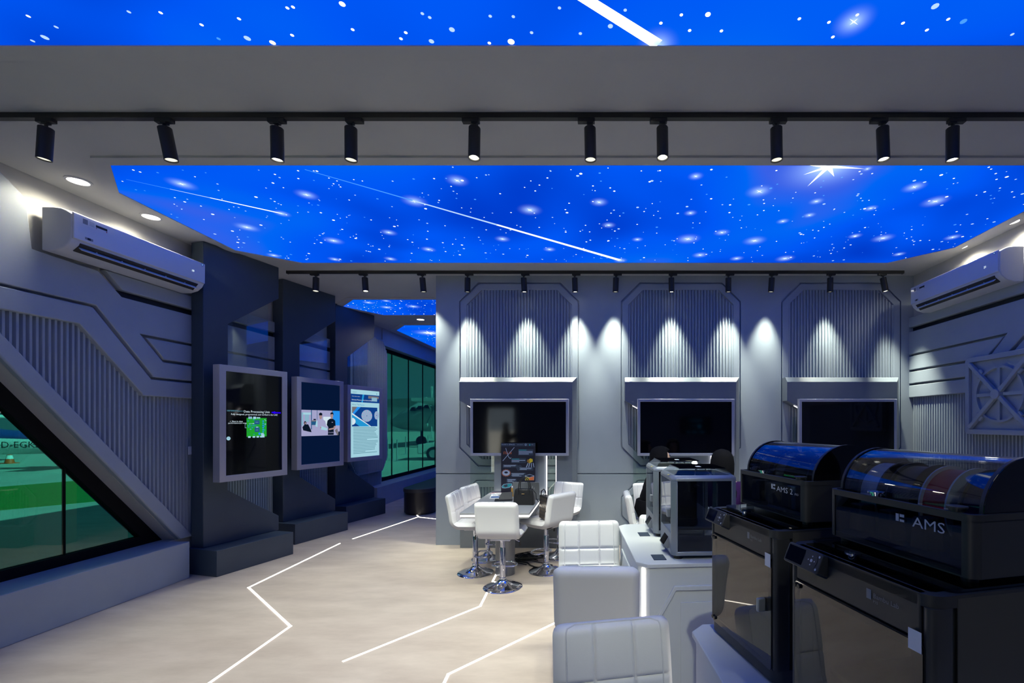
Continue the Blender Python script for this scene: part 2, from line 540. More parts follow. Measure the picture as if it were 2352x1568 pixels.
# ---- windows in the left wall (green tinted glass in black frames)
XW = -4.80
b = MB()
wo = [(4.93, .39), (2.505, 3.3), (-1.0, 3.3), (-1.0, .39)]
wi = [(4.70, .48), (2.44, 3.2), (-0.9, 3.2), (-0.9, .48)]
b.ring(wo, wi, 'x', XW - .035, XW + .035)
w1 = struct(b.build('window_1', 'winblack'))
b = MB(); b.prism(wi, 'x', XW - .006, XW + .006); b.build('window_pane', 'teal', w1)
for y in (4.06, 3.16, 2.26):
    b = MB(); b.box((XW - .012, y - .005, .48), (XW + .012, y + .005, min(3.2, .48 + (4.70 - y) * 1.2035))); b.build('mullion', 'winblack', w1)
b = MB()
wo = [(9.55, .39), (9.55, 3.3), (14.0, 3.3), (14.0, .39)]
wi = [(9.62, .46), (9.62, 3.23), (13.93, 3.23), (13.93, .46)]
b.ring(wo, wi, 'x', XW - .035, XW + .035)
w2 = struct(b.build('window_2', 'winblack'))
b = MB(); b.prism(wi, 'x', XW - .006, XW + .006); b.build('window_pane', 'teal', w2)
for y in (10.4, 11.3, 12.2, 13.1):
    b = MB(); b.box((XW - .012, y - .007, .46), (XW + .012, y + .007, 3.23)); b.build('mullion', 'winblack', w2)
# octagonal fluted cover between the last kiosk and the second window
b = MB(); b.prism([(8.15, .95), (8.35, .68), (9.35, .68), (9.55, .95), (9.55, 3.1), (9.35, 3.37), (8.35, 3.37), (8.15, 3.1)], 'x', XF, -4.50)
struct(b.build('trim_6', 'wall', bevel=.006))
b = MB()
for i in range(29):
    y = 8.24 + i * .044
    e = max(0, .2 - min(y - 8.15, 9.55 - y)) * 1.3
    b.box((-4.50, y - .013, .72 + e), (-4.484, y + .013, 3.33 - e))
struct(b.build('trim_7', 'flute'))

# ---- right wall
XR = 4.235
b = MB(); b.box((XR, -3.2, -.1), (4.4, 14.0, CEIL)); struct(b.build('wall_right', 'plaster'))
panels('trim_8', [
    [(6.18, 1.999), (-3.0, 1.999), (-3.0, 2.16), (6.18, 2.16)],
    [(6.18, 2.186), (-3.0, 2.186), (-3.0, 2.343), (6.18, 2.343)],
    [(6.18, 2.37), (4.93, 2.37), (4.72, 2.553), (6.18, 2.553)],
    [(6.18, 2.58), (4.68, 2.58), (4.89, 2.37), (4.68, 2.37), (4.47, 2.55), (4.2, 2.79), (4.2, 2.885), (6.18, 2.885)],
    [(4.62, 2.37), (4.42, 2.55), (4.1, 2.82), (-3, 2.82), (-3, 2.37)],
    [(6.18, 2.945), (4.45, 2.945), (4.30, 3.08), (6.18, 3.08)]], 4.17, XR)
b = MB(); b.box((XR - .008, 4.2, 2.885), (XR, 6.18, 2.945)); struct(b.build('trim_9', 'slot'))
b = MB()
flute_row(b, [2.6 + .042 * i for i in range(85)], lambda y: .10, lambda y: 1.999, XR, XR - .030)
struct(b.build('trim_10', 'flute'))

# ---- back wall with three bays, each an upper and a lower octagon of fluting
YB = 6.20
b = MB(); b.box((-2.25, YB, -.1), (XR, 6.36, CEIL)); struct(b.build('wall_back', 'wall'))
b = MB(); b.box((-4.95, 14.0, -.1), (4.4, 14.2, CEIL)); struct(b.build('wall_end', 'wall'))
def octa(c, hw, z0, z1, ch):
    return [(c-hw, z1-ch), (c-hw+ch, z1), (c+hw-ch, z1), (c+hw, z1-ch), (c+hw, z0+ch), (c+hw-ch, z0), (c-hw+ch, z0), (c-hw, z0+ch)]
def surround(mb, X0, X1, Z0, Z1, o, a, bb):
    outer = [(X0, o[0][1]), (X0, Z1), (o[1][0], Z1), (o[2][0], Z1), (X1, Z1), (X1, o[3][1]), (X1, o[4][1]), (X1, Z0), (o[5][0], Z0), (o[6][0], Z0), (X0, Z0), (X0, o[7][1])]
    inner = [o[0], None, o[1], o[2], None, o[3], o[4], None, o[5], o[6], None, o[7]]
    inner[1] = tuple((Vector(o[0]) + Vector(o[1])) / 2); inner[4] = tuple((Vector(o[2]) + Vector(o[3])) / 2)
    inner[7] = tuple((Vector(o[4]) + Vector(o[5])) / 2); inner[10] = tuple((Vector(o[6]) + Vector(o[7])) / 2)
    mb.ring(outer, inner, 'y', a, bb)
BAYC = [-1.118, 1.075, 3.25]
BX = [-2.25, -.02, 2.165, XR]
def octz(o, x):
    """lowest and highest z of the octagon at x"""
    xl, xr = o[0][0], o[3][0]
    ch = o[1][0] - xl
    d = min(x - xl, xr - x)
    k = max(0.0, ch - d)
    return o[5][1] + k, o[1][1] - k
for i, c in enumerate(BAYC):
    b = MB()
    up = octa(c, .815, 1.065, 3.56, .255)
    lo = octa(c, .815, .16, .885, .23)
    surround(b, BX[i], BX[i+1], .974, CEIL, up, 6.175, YB)
    surround(b, BX[i], BX[i+1], 0.0, .962, lo, 6.175, YB)
    struct(b.build('trim_%d' % (11 + 3*i), 'wall'))
    b = MB()
    upi = octa(c, .712, 1.165, 3.46, .20); loi = octa(c, .712, .26, .785, .16)
    b.ring(octa(c, .797, 1.083, 3.542, .248), upi, 'y', 6.170, YB)
    b.ring(octa(c, .797, .178, .867, .223), loi, 'y', 6.170, YB)
    struct(b.build('trim_%d' % (12 + 3*i), 'wall', bevel=.004))
    b = MB()
    for k in range(35):
        x = c - .70 + .0412 * k
        for o in (upi, loi):
            z0 = max(octz(o, x-.014)[0], octz(o, x+.014)[0]); z1 = min(octz(o, x-.014)[1], octz(o, x+.014)[1])
            v = []
            for z in (z0, z1): v += [(x-.0155, YB, z), (x-.0085, YB-.024, z), (x+.0085, YB-.024, z), (x+.0155, YB, z)]
            b.add(v, [(0,1,5,4),(1,2,6,5),(2,3,7,6),(0,3,2,1),(4,5,6,7)])
    struct(b.build('trim_%d' % (13 + 3*i), 'flute'))

# ---- rear wall behind the camera with an open doorway to daylight
b = MB()
b.box((-4.95, -3.35, -.1), (-3.75, -3.2, CEIL)); b.box((-2.9, -3.35, -.1), (4.4, -3.2, CEIL)); b.box((-3.75, -3.35, 2.15), (-2.9, -3.2, CEIL))
struct(b.build('wall_rear', 'wall'))

# ================================================================== STARRY CEILING PANELS
random.seed(7)
ZF = CEIL - .012
def star_panel(label, poly, n, keep, dots=(), flares=(), big=(), comets=()):
    cx = sum(p[0] for p in poly)/len(poly); cy = sum(p[1] for p in poly)/len(poly)
    root = thing('ceiling_light_panel', label, 'light panel', (cx, cy, CEIL))
    f = MB()
    # frame of the panel
    def grow(k):
        out = []
        for i, p in enumerate(poly):
            a = Vector(poly[i-1]); q = Vector(p); c2 = Vector(poly[(i+1) % len(poly)])
            d1 = (q-a).normalized(); d2 = (c2-q).normalized()
            n1 = Vector((d1.y, -d1.x)); n2 = Vector((d2.y, -d2.x))
            bis = (n1+n2).normalized(); out.append(tuple(q + bis * (k / max(.3, bis.dot(n1)))))
        return out
    area = sum(poly[i-1][0]*poly[i][1]-poly[i][0]*poly[i-1][1] for i in range(len(poly)))
    sg = 1 if area > 0 else -1
    loc = lambda pts: [(p[0]-cx, p[1]-cy) for p in pts]
    f.ring(loc(grow(sg*.10)), loc(poly), 'z', -.016, 0.0)
    f.build('frame', 'ceil', root)
    m = MB()
    m.prism(loc(poly), 'z', -.010, -.002, 0)
    z = -.0112
    def inside(x, y, r):
        for i in range(len(poly)):
            a = poly[i-1]; q = poly[i]
            ex, ey = q[0]-a[0], q[1]-a[1]; L = sqrt(ex*ex+ey*ey)
            if sg*((x-a[0])*(-ey) + (y-a[1])*ex)/L < r: return False
        return True
    def dot(x, y, r, mi, zz=z):
        m.add([(x-cx+r*cos(2*pi*i/10), y-cy+r*sin(2*pi*i/10), zz) for i in range(10)], [tuple(range(9,-1,-1))], mi)
    def clip(x, y, r, a):
        t = 1.0
        while t > .02 and not inside(x+r*t*cos(a), y+r*t*sin(a), .001): t -= .04
        return max(t, .0)
    def halo_disc(x, y, r, zz):
        nn = 24
        tt = [clip(x, y, r, 2*pi*i/nn) for i in range(nn)]
        ring_ = [(x-cx+r*tt[i]*cos(2*pi*i/nn), y-cy+r*tt[i]*sin(2*pi*i/nn), zz) for i in range(nn)]
        o = len(m.f)
        m.add([(x-cx, y-cy, zz)] + ring_, [(0, 1+(i+1) % nn, 1+i) for i in range(nn)], 4)
        for i in range(nn):
            j = (i+1) % nn; m.uv[o+i] = [(0,0), (tt[j]*cos(2*pi*j/nn), tt[j]*sin(2*pi*j/nn)), (tt[i]*cos(2*pi*i/nn), tt[i]*sin(2*pi*i/nn))]
    def burst(x, y, r, k, zz, w=.10, rot=.2):
        pts = []
        for i in range(2*k):
            rr = r*(1.0 if i % 4 == 0 else .62) if i % 2 == 0 else r*w
            rr *= clip(x, y, rr, rot+pi*i/k)
            pts.append((x-cx+rr*cos(rot+pi*i/k), y-cy+rr*sin(rot+pi*i/k), zz))
        m.add([(x-cx, y-cy, zz)] + pts, [(0, 1+(i+1) % (2*k), 1+i) for i in range(2*k)], 1)
    for x, y, r, mi in dots:
        if inside(x, y, r): dot(x, y, r, mi)
    xs = [p[0] for p in poly]; ys = [p[1] for p in poly]
    c = 0
    while c < n:
        x = random.uniform(min(xs), max(xs)); y = random.uniform(min(ys), max(ys))
        if not inside(x, y, .03): continue
        c += 1
        if not keep(x, y): continue
        r = random.choice((.005, .006, .006, .007, .008, .008, .010, .013))
        dot(x, y, r, random.choice((1, 1, 1, 2, 2, 3)))
    for k, (x, y, r) in enumerate(flares):
        if not inside(x, y, r*.9): r = r*.6
        if not inside(x, y, r*.9): continue
        halo_disc(x, y, r*1.15, z-.0010-.00002*k); burst(x, y, r*.34, 4, z-.0020-.00002*k, .12, random.uniform(0, 1))
    for x, y, r in big:
        halo_disc(x, y, r, z-.0030); halo_disc(x, y, r*.45, z-.0034); burst(x, y, r*.62, 8, z-.0038, .16, .1)
    for (x0, y0), (x1, y1), w0, w1 in comets:
        d = Vector((x1-x0, y1-y0)); nrm = Vector((-d.y, d.x)).normalized()
        N = 12
        for i in range(N):
            a, e = i/N, (i+1)/N
            pa = Vector((x0, y0)) + d*a; pe = Vector((x0, y0)) + d*e
            wa = w0+(w1-w0)*a; we = w0+(w1-w0)*e
            q = [pa+nrm*wa, pe+nrm*we, pe-nrm*we, pa-nrm*wa]
            m.add([(p.x-cx, p.y-cy, z-.0028) for p in q], [(0,1,2,3)], 3 if i < 3 else (2 if i < 6 else 1))
        halo_disc(x1, y1, max(.09, w1*4), z-.0032)
    m.build('star_film', ['film', 'star', 'starpale', 'starblue', 'halo'], root, recalc=False)
    return root

d1 = [(65,32,1),(296,22,2),(369,24,1),(129,57,2),(549,38,1),(463,52,1),(660,13,1),(673,11,1),(786,4,1),(810,63,1),(932,70,1),(921,84,1),(671,76,1),(568,83,2),(626,93,1),(502,84,3),(103,81,2),(75,89,2),(970,26,2),(987,35,2),(1126,32,2),(1038,63,2),(991,90,2),(1124,94,1),(1174,91,1),(1179,33,2),(1285,13,2),(1436,18,2),(1402,55,2),(1221,70,2),(1333,72,2),(1565,29,1),(1626,28,1),(1518,48,1),(1584,65,1),(1657,66,1),(1836,38,1),(1904,46,1),(1913,80,1),(1969,29,1),(2074,48,1),(2148,9,2),(2178,39,1),(2129,64,1),(2213,44,3),(2325,74,2),(2175,97,1)]
bigd = {(786,4):7,(1174,91):8,(1626,28):6.5,(1038,63):6.5,(1402,55):6,(991,90):6,(626,93):6.5,(568,83):7,(103,81):7,(2148,9):8,(2213,44):7}
dots1 = []
for x, y, k in d1:
    p = CE(x, y); dots1.append((p[0], p[1], bigd.get((x, y), 4.0) * p[1] / FPX, k))
A0 = CE(1352, -4); A1 = CE(1512, 97)
star_panel('nearest blue starry backlit ceiling panel, with the broad white comet streak, above the near spotlight track',
    [(-4.15, .2), (3.95, .2), (3.95, 2.0), (3.55, 2.40), (-3.75, 2.40), (-4.15, 2.0)], 160,
    lambda x, y: y < 2.05, dots1,
    [(*CE(322, 86), .16), (*CE(1961, 44), .17), (*CE(2139, 97), .12)], [],
    [((A0[0]+(A0[0]-A1[0])*3, A0[1]+(A0[1]-A1[1])*3), CE(1512, 96), .012, .032)])
fl2 = [(417,419,2),(567,519,2.2),(704,444,1.8),(952,459,2.2),(766,550,2.0),(893,531,1.6),(984,570,1.6),(1154,546,1.6),(1217,479,2.2),(1050,411,1.8),(629,584,1.5),(769,593,1.5),(897,592,1.5),(1262,570,1.4),(1376,461,1.6),(1398,514,1.4),(1744,436,2.2),(1580,546,2.6),(1733,550,2.4),(1658,531,1.6),(1608,583,1.8),(1586,486,1.2),(1598,401,1.2),(1875,459,1.3),(1798,505,1.2),(1859,491,1.2),(2000,475,1.2),(2100,426,1.8),(2148,459,2.2),(1992,384,1.3),(2028,544,2.2),(1964,539,1.4),(1803,591,2.2),(1692,591,1.6),(2188,542,1.6),(2065,581,1.4),(1464,547,1.2)]
star_panel('large blue starry octagonal ceiling panel between the two spotlight tracks, with two comet streaks and one big bright star',
    [(-3.79, 3.51), (-4.17, 3.93), (-4.22, 5.24), (-3.72, 5.65), (3.55, 5.65), (4.0, 5.16), (3.96, 3.93), (3.58, 3.51)], 560, lambda x, y: True, (),
    [(*CE(x, y), .055*s) for x, y, s in fl2], [(*CE(1903, 378), .48)],
    [(CE(290, 408), CE(648, 487), .002, .011), (CE(700, 385), CE(1425, 595), .004, .026)])
star_panel('blue starry ceiling panel over the corridor, its pointed left end beside the second dark kiosk',
    [(-4.0, 7.32), (-4.42, 7.76), (-4.02, 8.38), (3.9, 8.38), (3.9, 7.32)], 560, lambda x, y: x < -1.5, (),
    [(*CE(846, 693), .10), (*CE(887, 689), .14), (*CE(798, 705), .15), (*CE(868, 719), .15), (*CE(949, 702), .13), (*CE(888, 704), .12)])
star_panel('farthest blue starry ceiling panel, triangular in view, with one bright white flare above the green window',
    [(-4.0, 9.23), (-4.40, 9.75), (-4.40, 12.7), (3.9, 12.7), (3.9, 9.23)], 900, lambda x, y: x < -1.5, (),
    [(*CE(978, 789), .2)], [(*CE(986, 763), .42)])
# ================================================================== SPOTLIGHT TRACKS, DOWNLIGHTS
def track(label, x0, x1, Y):
    root = thing('light_track', label, 'light track', ((x0+x1)/2, Y, CEIL))
    h = (x1-x0)/2
    b = MB(); b.box((-h, -.018, -.034), (h, .018, 0)); b.build('rail', 'blackmat', root)
    b = MB(); b.box((-h-.012, -.021, -.037), (-h, .021, 0)); b.build('end_cap', 'blackmat', root)
    b = MB(); b.box((h, -.021, -.037), (h+.012, .021, 0)); b.build('end_cap', 'blackmat', root)
    return root
track('long black spotlight track across the near ceiling between the two large starry panels', -4.05, 3.9, 2.95)
track('long black spotlight track on the ceiling in front of the grey back wall', -4.13, 3.96, 5.99)

def track_spot(label, x, Y, side, tilt, yaw, L, W, size, blend, col, group, bright=True, aim=None):
    """one head: adapter on the rail, stem, barrel with a lit mouth"""
    root = thing('track_spotlight', label, 'spotlight', (x, Y, CEIL - .034), 0, group)
    b = MB(); b.box((-.055 + side*.03, -.017, -.024), (.055 + side*.03, .017, 0)); b.box((-.02, -.015, -.034), (.02, .015, -.02)); b.build('adapter', 'blackmat', root, bevel=.003)
    b = MB(); b.cyl((0,0,-.03), (0,0,-.062), .009, n=10); b.build('stem', 'blackmat', root, smooth=40)
    d = Vector((sin(tilt)*cos(yaw), sin(tilt)*sin(yaw), -cos(tilt)))
    p0 = Vector((0,0,-.055)); p1 = p0 + d*L
    b = MB(); R = .0375
    a = d.orthogonal().normalized(); c = d.cross(a)
    prof = [(0.0, .0), (0.0, R-.004), (.004, R), (L, R), (L, R-.004), (L-.018, R-.006)]
    rings = [[p0 + d*t + (a*cos(2*pi*i/24) + c*sin(2*pi*i/24))*max(r, .0005) for i in range(24)] for t, r in prof]
    b.loft(rings, 0, False); b.build('barrel', 'blackmat', root, smooth=40)
    q = p0 + d*(L-.008)
    b = MB()
    b.add([q + (a*cos(2*pi*i/24) + c*sin(2*pi*i/24))*(R-.005) for i in range(24)], [tuple(range(24))], 0)
    q2 = p0 + d*(L-.0065)
    b.add([q2 + (a*cos(2*pi*i/20) + c*sin(2*pi*i/20))*(R-.014) for i in range(20)], [tuple(range(20))], 1)
    b.build('lens', ['lensdim', 'lens' if bright else 'lensdim'], root, recalc=False)
    if aim: dl = Vector((sin(aim[0])*cos(aim[1]), sin(aim[0])*sin(aim[1]), -cos(aim[0])))
    else: dl = d
    spot('lamp', p0 + d*(L+.006), dl, W, size, blend, col, root, .028)
    return root
near = [(106,0,.10,2.9,0),(378,.0,.16,.6,0),(636,.0,.08,2.0,1),(806,1,.07,2.0,0),(1090,-1,.05,-1.6,1),(1355,-1,.05,1.2,0),(1521,-1,.06,-1.5,1),(1783,.5,.07,1.0,0),(2027,-1,.06,.5,1),(2188,1,.08,1.0,1)]
near_aim = [(.45,.6),(.25,.8),(.20,1.3),(.32,1.2),(.42,1.5),(.25,1.6),(.45,1.6),(.42,1.6),(.40,1.6),(.35,2.0)]
for i, (px, side, tilt, yaw, br) in enumerate(near):
    x = (px - PX0) * 2.95 / FPX
    track_spot('%s black cylindrical spotlight from the left on the near ceiling track' % ORD[i], x, 2.95, side*.8, tilt, yaw, .205, SPOT_W, 78, .7, COOL, 'spotlights on the near track', br, near_aim[i])
far = [(726,-1,0),(838,-1,1),(970,-.5,0),(1074,1,0),(1203,1,1),(1320,1,1),(1415,1,0),(1542,1,1),(1673,1,0),(1773,1,0),(1907,.5,0),(2028,-.5,1)]
for i, (px, side, br) in enumerate(far):
    x = (px - PX0) * 5.99 / FPX
    if i < 3: t, yw, W, sz = (.12, .12, .10)[i], (-1.2, -.6, .9)[i], SPOT_W*.75, 76
    elif i == 11: t, yw, W, sz = .17, -.25, SPOT2_W*1.3, 44
    else: t, yw, W, sz = .10, pi/2 + (.4 if i % 3 == 0 else -.3), SPOT2_W * (.7 if i > 8 else 1.0), 47
    track_spot('%s black cylindrical spotlight from the left on the far track by the back wall' % ORD[i], x, 5.99, side*.7, t, yw, .185, W, sz, 1.0, COOL, 'spotlights on the far track', br)

track('unseen black spotlight track added behind the camera to light the near stools', -3.0, 3.6, -.75)  # out-of-view track and heads, added for more light on the near stools
for i, x in enumerate((-2.4, -.9, .15, 1.1, 2.6)):
    track_spot('%s black cylindrical spotlight from the left on the unseen track added behind the camera' % ORD[i], x, -.75, .8, .87 if i == 2 else .30, pi/2 + (.04 if i == 2 else 0), .205, SPOT_W*(1.5 if i == 2 else .28), 30 if i == 2 else 80, .8, COOL, 'spotlights added behind the camera')
def downlight(label, x, y, W=DOWN_W):
    root = thing('ceiling_downlight', label, 'downlight', (x, y, CEIL), 0, 'recessed downlights')
    b = MB(); R = [[(r*cos(2*pi*i/28), r*sin(2*pi*i/28), z) for i in range(28)] for r, z in ((.082,0),(.082,-.006),(.066,-.009),(.066,-.004))]
    b.loft(R, 0, False); b.build('rim', 'acwhite', root, smooth=50)
    b = MB(); b.add([(.066*cos(2*pi*i/28), .066*sin(2*pi*i/28), -.005) for i in range(28)], [tuple(range(28))], 0); b.build('diffuser', 'down', root, recalc=False)
    spot('lamp', (0,0,-.02), (0,0,-1), W, 160, .6, WARM, root, .06)
downlight('round recessed downlight above the near end of the left air conditioner', *CE(180, 415))
downlight('round recessed downlight above the middle of the left air conditioner', *CE(347, 497))
downlight('round recessed downlight above the near end of the right air conditioner', *CE(2322, 508))
downlight('round recessed downlight above the far end of the right air conditioner', *CE(2205, 566))
downlight('round recessed downlight in the corridor ceiling between two small starry panels', *CE(966, 733))

# ================================================================== AIR CONDITIONERS
def air_con(label, loc, rot, L, digits):
    root = thing('air_conditioner', label, 'air conditioner', loc, rot, 'split air conditioners')
    # profile in (y, z): y=0 wall, negative towards the room
    prof = [(0,0), (-.10,.0), (-.175,.022), (-.222,.062), (-.238,.095), (-.243,.13), (-.243,.30), (-.205,.326), (-.16,.345), (-.11,.352), (0,.352)]
    n = len(prof)
    b = MB(); b.prism([(p[0], p[1]) for p in prof], 'x', -L/2, L/2)
    b.build('casing', 'acwhite', root, bevel=.008, seg=3, smooth=30)
    b = MB(); b.prism([(-.243,.098), (-.254,.104), (-.256,.31), (-.247,.318), (-.238,.318), (-.238,.098)], 'x', -L/2+.006, L/2-.006)
    b.build('front_panel', 'acpanel', root, bevel=.006, smooth=30)
    # air outlet slot under the panel
    b = MB()
    v = []
    for x in (-L/2+.07, L/2-.07): v += [(x,-.235,.083), (x,-.178,.0175), (x,-.160,.03), (x,-.215,.09)]
    b.add([(p[0], p[1]-.003, p[2]-.003) for p in v], [(0,1,2,3),(4,7,6,5),(0,4,5,1),(1,5,6,2),(2,6,7,3),(3,7,4,0)])
    b.build('air_outlet', 'slot', root)
    b = MB()
    v = []
    for x in (-L/2+.08, L/2-.08): v += [(x,-.214,.051), (x,-.236,.030), (x,-.233,.026), (x,-.209,.046)]
    b.add([(p[0], p[1], p[2]) for p in v], [(0,1,2,3),(4,7,6,5),(0,4,5,1),(1,5,6,2),(2,6,7,3),(3,7,4,0)])
    b.build('louver', 'acwhite', root)
    for k in range(5):
        x = -L/2 + L*(k+1)/6
        b = MB(); b.box((x-.003,-.222,.040), (x+.003,-.206,.056)); b.build('outlet_rib', 'acwhite', root)
    y = -.2575
    b = MB(); b.rect(-L/2+.06, .235, -L/2+.30, .298, y, 0); b.rect(-L/2+.165, .255, -L/2+.255, .275, y-.0006, 1)
    b.rect(-L/2+.068, .246, -L/2+.105, .288, y-.0006, 2); b.disc(-L/2+.170, .247, .004, y-.0006, 3, 10); b.disc(-L/2+.250, .247, .005, y-.0006, 3, 10)
    for k in range(4): b.rect(-L/2+.115, .25+k*.010, -L/2+.155, .253+k*.010, y-.0006, 2)
    b.build('energy_sticker', ['acpanel', 'slot', 'greysticker', 'red'], root, recalc=False)
    b = MB(); b.rect(-L/2+.085, .122, -L/2+.145, .142, y, 0); b.rect(-L/2+.103, .122, -L/2+.127, .142, y-.0006, 1); b.build('maker_badge', ['greysticker', 'slot'], root, recalc=False)
    b = MB(); b.text(digits, L/2-.17, .185, .030, y-.0003, 0); b.build('temperature_display', 'ac_led', root, recalc=False)
    b = MB(); b.disc(L/2-.045, .295, .015, y-.0003, 0); b.disc(L/2-.045, .295, .007, y-.0008, 1); b.build('blue_sticker', ['bluesticker', 's_pale'], root, recalc=False)
    return root
air_con('white split air conditioner on the left wall beside the first dark kiosk', (-4.555, 4.32, 3.06), pi/2, 1.24, '19')
air_con('white split air conditioner high on the right wall', (4.17, 5.13, 3.05), -pi/2, 1.28, '21')

# ================================================================== WHEEL RELIEF ON THE RIGHT WALL
def relief():
    root = thing('wall_relief', 'square grey relief with spoked wheel and round hub on the right wall', 'wall relief', (4.17, 4.72, 1.955), -pi/2)
    h = .425
    def rsq(s, r, n=5):
        pts = []
        for cx, cz, a0 in ((s-r, s-r, 0), (-s+r, s-r, pi/2), (-s+r, -s+r, pi), (s-r, -s+r, 3*pi/2)):
            for i in range(n): pts.append((cx + r*cos(a0+pi/2*i/(n-1)), cz + r*sin(a0+pi/2*i/(n-1))))
        return pts
    b = MB(); b.prism(rsq(h, .045), 'y', -.03, 0); b.build('backplate', 'wall', root)
    b = MB(); b.ring(rsq(h, .045), rsq(h-.055, .02), 'y', -.065, -.03); b.build('frame', 'wall', root, bevel=.006)
    n = 48
    b = MB(); b.ring([(.295*cos(2*pi*i/n), .295*sin(2*pi*i/n)) for i in range(n)], [(.272*cos(2*pi*i/n), .272*sin(2*pi*i/n)) for i in range(n)], 'y', -.060, -.03); b.build('wheel_rim', 'wall', root, smooth=40)
    for k in range(4):
        a = k*pi/2; b = MB(); b.T = Matrix.Rotation(a, 4, 'Y'); b.box((.04, -.056, -.018), (.275, -.03, .018)); b.build('spoke', 'wall', root)
    for k in range(4):
        a = k*pi/2 + pi/4; b = MB(); b.T = Matrix.Rotation(a, 4, 'Y'); b.box((.03, -.085, -.022), (.50, -.045, .022)); b.box((.30, -.07, -.045), (.36, -.045, .045)); b.build('diagonal_brace', 'wall', root, bevel=.006)
    b = MB(); b.cyl((0,-.10,0), (0,-.03,0), .052, .056, n=28); b.build('hub', 'wall', root, smooth=40, bevel=.004)
relief()

# ================================================================== DISPLAY KIOSKS ALONG THE LEFT WALL
KR = radians(75)
KIOSK_POLY = [(.05,.28), (.93,.28), (.93,.464), (.31,.88), (.31,2.795), (.93,3.253), (.93,CEIL-.002), (.05,CEIL-.002)]
def kiosk(label, loc, zt, zb):
    root = thing('display_kiosk', label, 'kiosk', loc, KR, 'kiosks along the left wall')
    b = MB(); b.box((0,0,0), (.90,.45,.28)); b.build('plinth', 'navy', root, bevel=.004)
    b = MB(); b.prism(KIOSK_POLY, 'y', .27, .45); b.build('pillar', 'navy', root, bevel=.006)
    b = MB(); b.box((.895,.4505,3.36), (.925,.458,3.62)); b.build('light_strip', 'ledcool', root)
    b = MB(); b.prism([(.305,.88), (.845,.52), (.845,3.20), (.305,2.79)], 'y', .34, .350); b.build('glass_pane', 'clear', root)
    b = MB(); b.prism([(.16,1.3), (.70,1.3), (.70,2.0), (.16,2.0)], 'y', .10, .27); b.build('wall_bracket', 'blackmat', root)
    b = MB(); b.ring([(.03,1.01), (.82,1.01), (.82,2.29), (.03,2.29)], [(.098,1.078), (.752,1.078), (.752,2.222), (.098,2.222)], 'y', 0, .10)
    b.build('screen_frame', 'silver', root, bevel=.004)
    b = MB(); b.box((.098,.010,1.078), (.752,.10,2.222)); b.build('screen', 'screen', root)
    return root
K0 = Vector((-4.13, 4.88, 0)); KD = Vector((-.035, 1.30, 0))
YS = .0085
def content(root, fn, mats, name='screen_picture'):
    b = MB(); fn(b); b.build(name, mats, root, recalc=False)
k1 = kiosk('nearest dark kiosk, its portrait screen showing a green circuit board', K0, 0, 0)
def c1(b):
    W, Z0 = .654, 1.078
    X = lambda u: .098 + u*W
    Zf = lambda v: 2.222 - v*1.144
    def r(u0, v0, u1, v1, m, d=0): b.rect(X(u0), Zf(v1), X(u1), Zf(v0), YS - d*.0006, m)
    b.text('Data Processing Unit', X(.53), Zf(.392), .036, YS, 0, 'CENTER')
    b.text('Fully designed, programmed, and verified in the UAE', X(.50), Zf(.418), .0255, YS, 0, 'CENTER')
    b.text('✓ Best in class', X(.06), Zf(.487), .024, YS, 0); b.text('performance-per-watt', X(.04), Zf(.503), .022, YS, 0)
    b.text('UAE SPACE AGENCY', X(.02), Zf(.386), .019, YS, 8); b.rect(X(.02), Zf(.376), X(.20), Zf(.372), YS, 8)
    r(.80, .378, .86, .392, 6); r(.86, .380, .98, .394, 6, 0); b.disc(X(.855), Zf(.386), .016, YS-.0004, 6)
    b.disc(X(.045), Zf(.645), .021, YS, 5); b.disc(X(.045), Zf(.642), .012, YS-.0006, 4, rz=.006)
    r(.345, .445, .705, .635, 1)
    r(.375, .432, .44, .455, 4, 1); r(.46, .432, .51, .455, 5, 1); r(.52, .437, .585, .450, 5, 1)
    for u in (.37, .45, .52, .585): r(u, .628, u+.045, .645, 5, 1)
    r(.61, .62, .665, .645, 5, 1); r(.605, .60, .65, .625, 5, 1)
    r(.48, .468, .575, .51, 2, 1); r(.485, .54, .575, .588, 2, 1); r(.51, .532, .55, .545, 4, 2)
    r(.50, .487, .55, .489, 5, 2); r(.505, .566, .55, .568, 5, 2)
    random.seed(3)
    for k in range(46):
        u = random.uniform(.36, .68); v = random.uniform(.455, .615)
        if .46 < u < .59 and (.46 < v < .515 or .53 < v < .595): continue
        w = random.uniform(.008, .03); h = random.uniform(.003, .008)
        r(u, v, u+w, v+h, random.choice((2, 4, 5, 7, 7, 3)), 1 + .01*k)
    for k in range(6): r(.625, .47+k*.022, .655, .484+k*.022, 7, 1.6)
    r(.385, .50, .47, .503, 5, 2); r(.36, .52, .52, .523, 7, 2); r(.36, .535, .50, .537, 7, 2)
    b.disc(X(.572), Zf(.606), .014, YS-.0014, 3)
    for q in ((.318, .503, .322, .545), (.318, .503, .345, .506), (.318, .543, .345, .546)): r(*q, 5)
content(k1, c1, ['s_white', 's_green', 's_chip', 's_blue', 's_pale', 's_cyan', 's_violet', 's_glow', 's_text'])
k2 = kiosk('middle dark kiosk, its portrait screen showing a photo of three people between dark bands', K0 + KD, 0, 0)
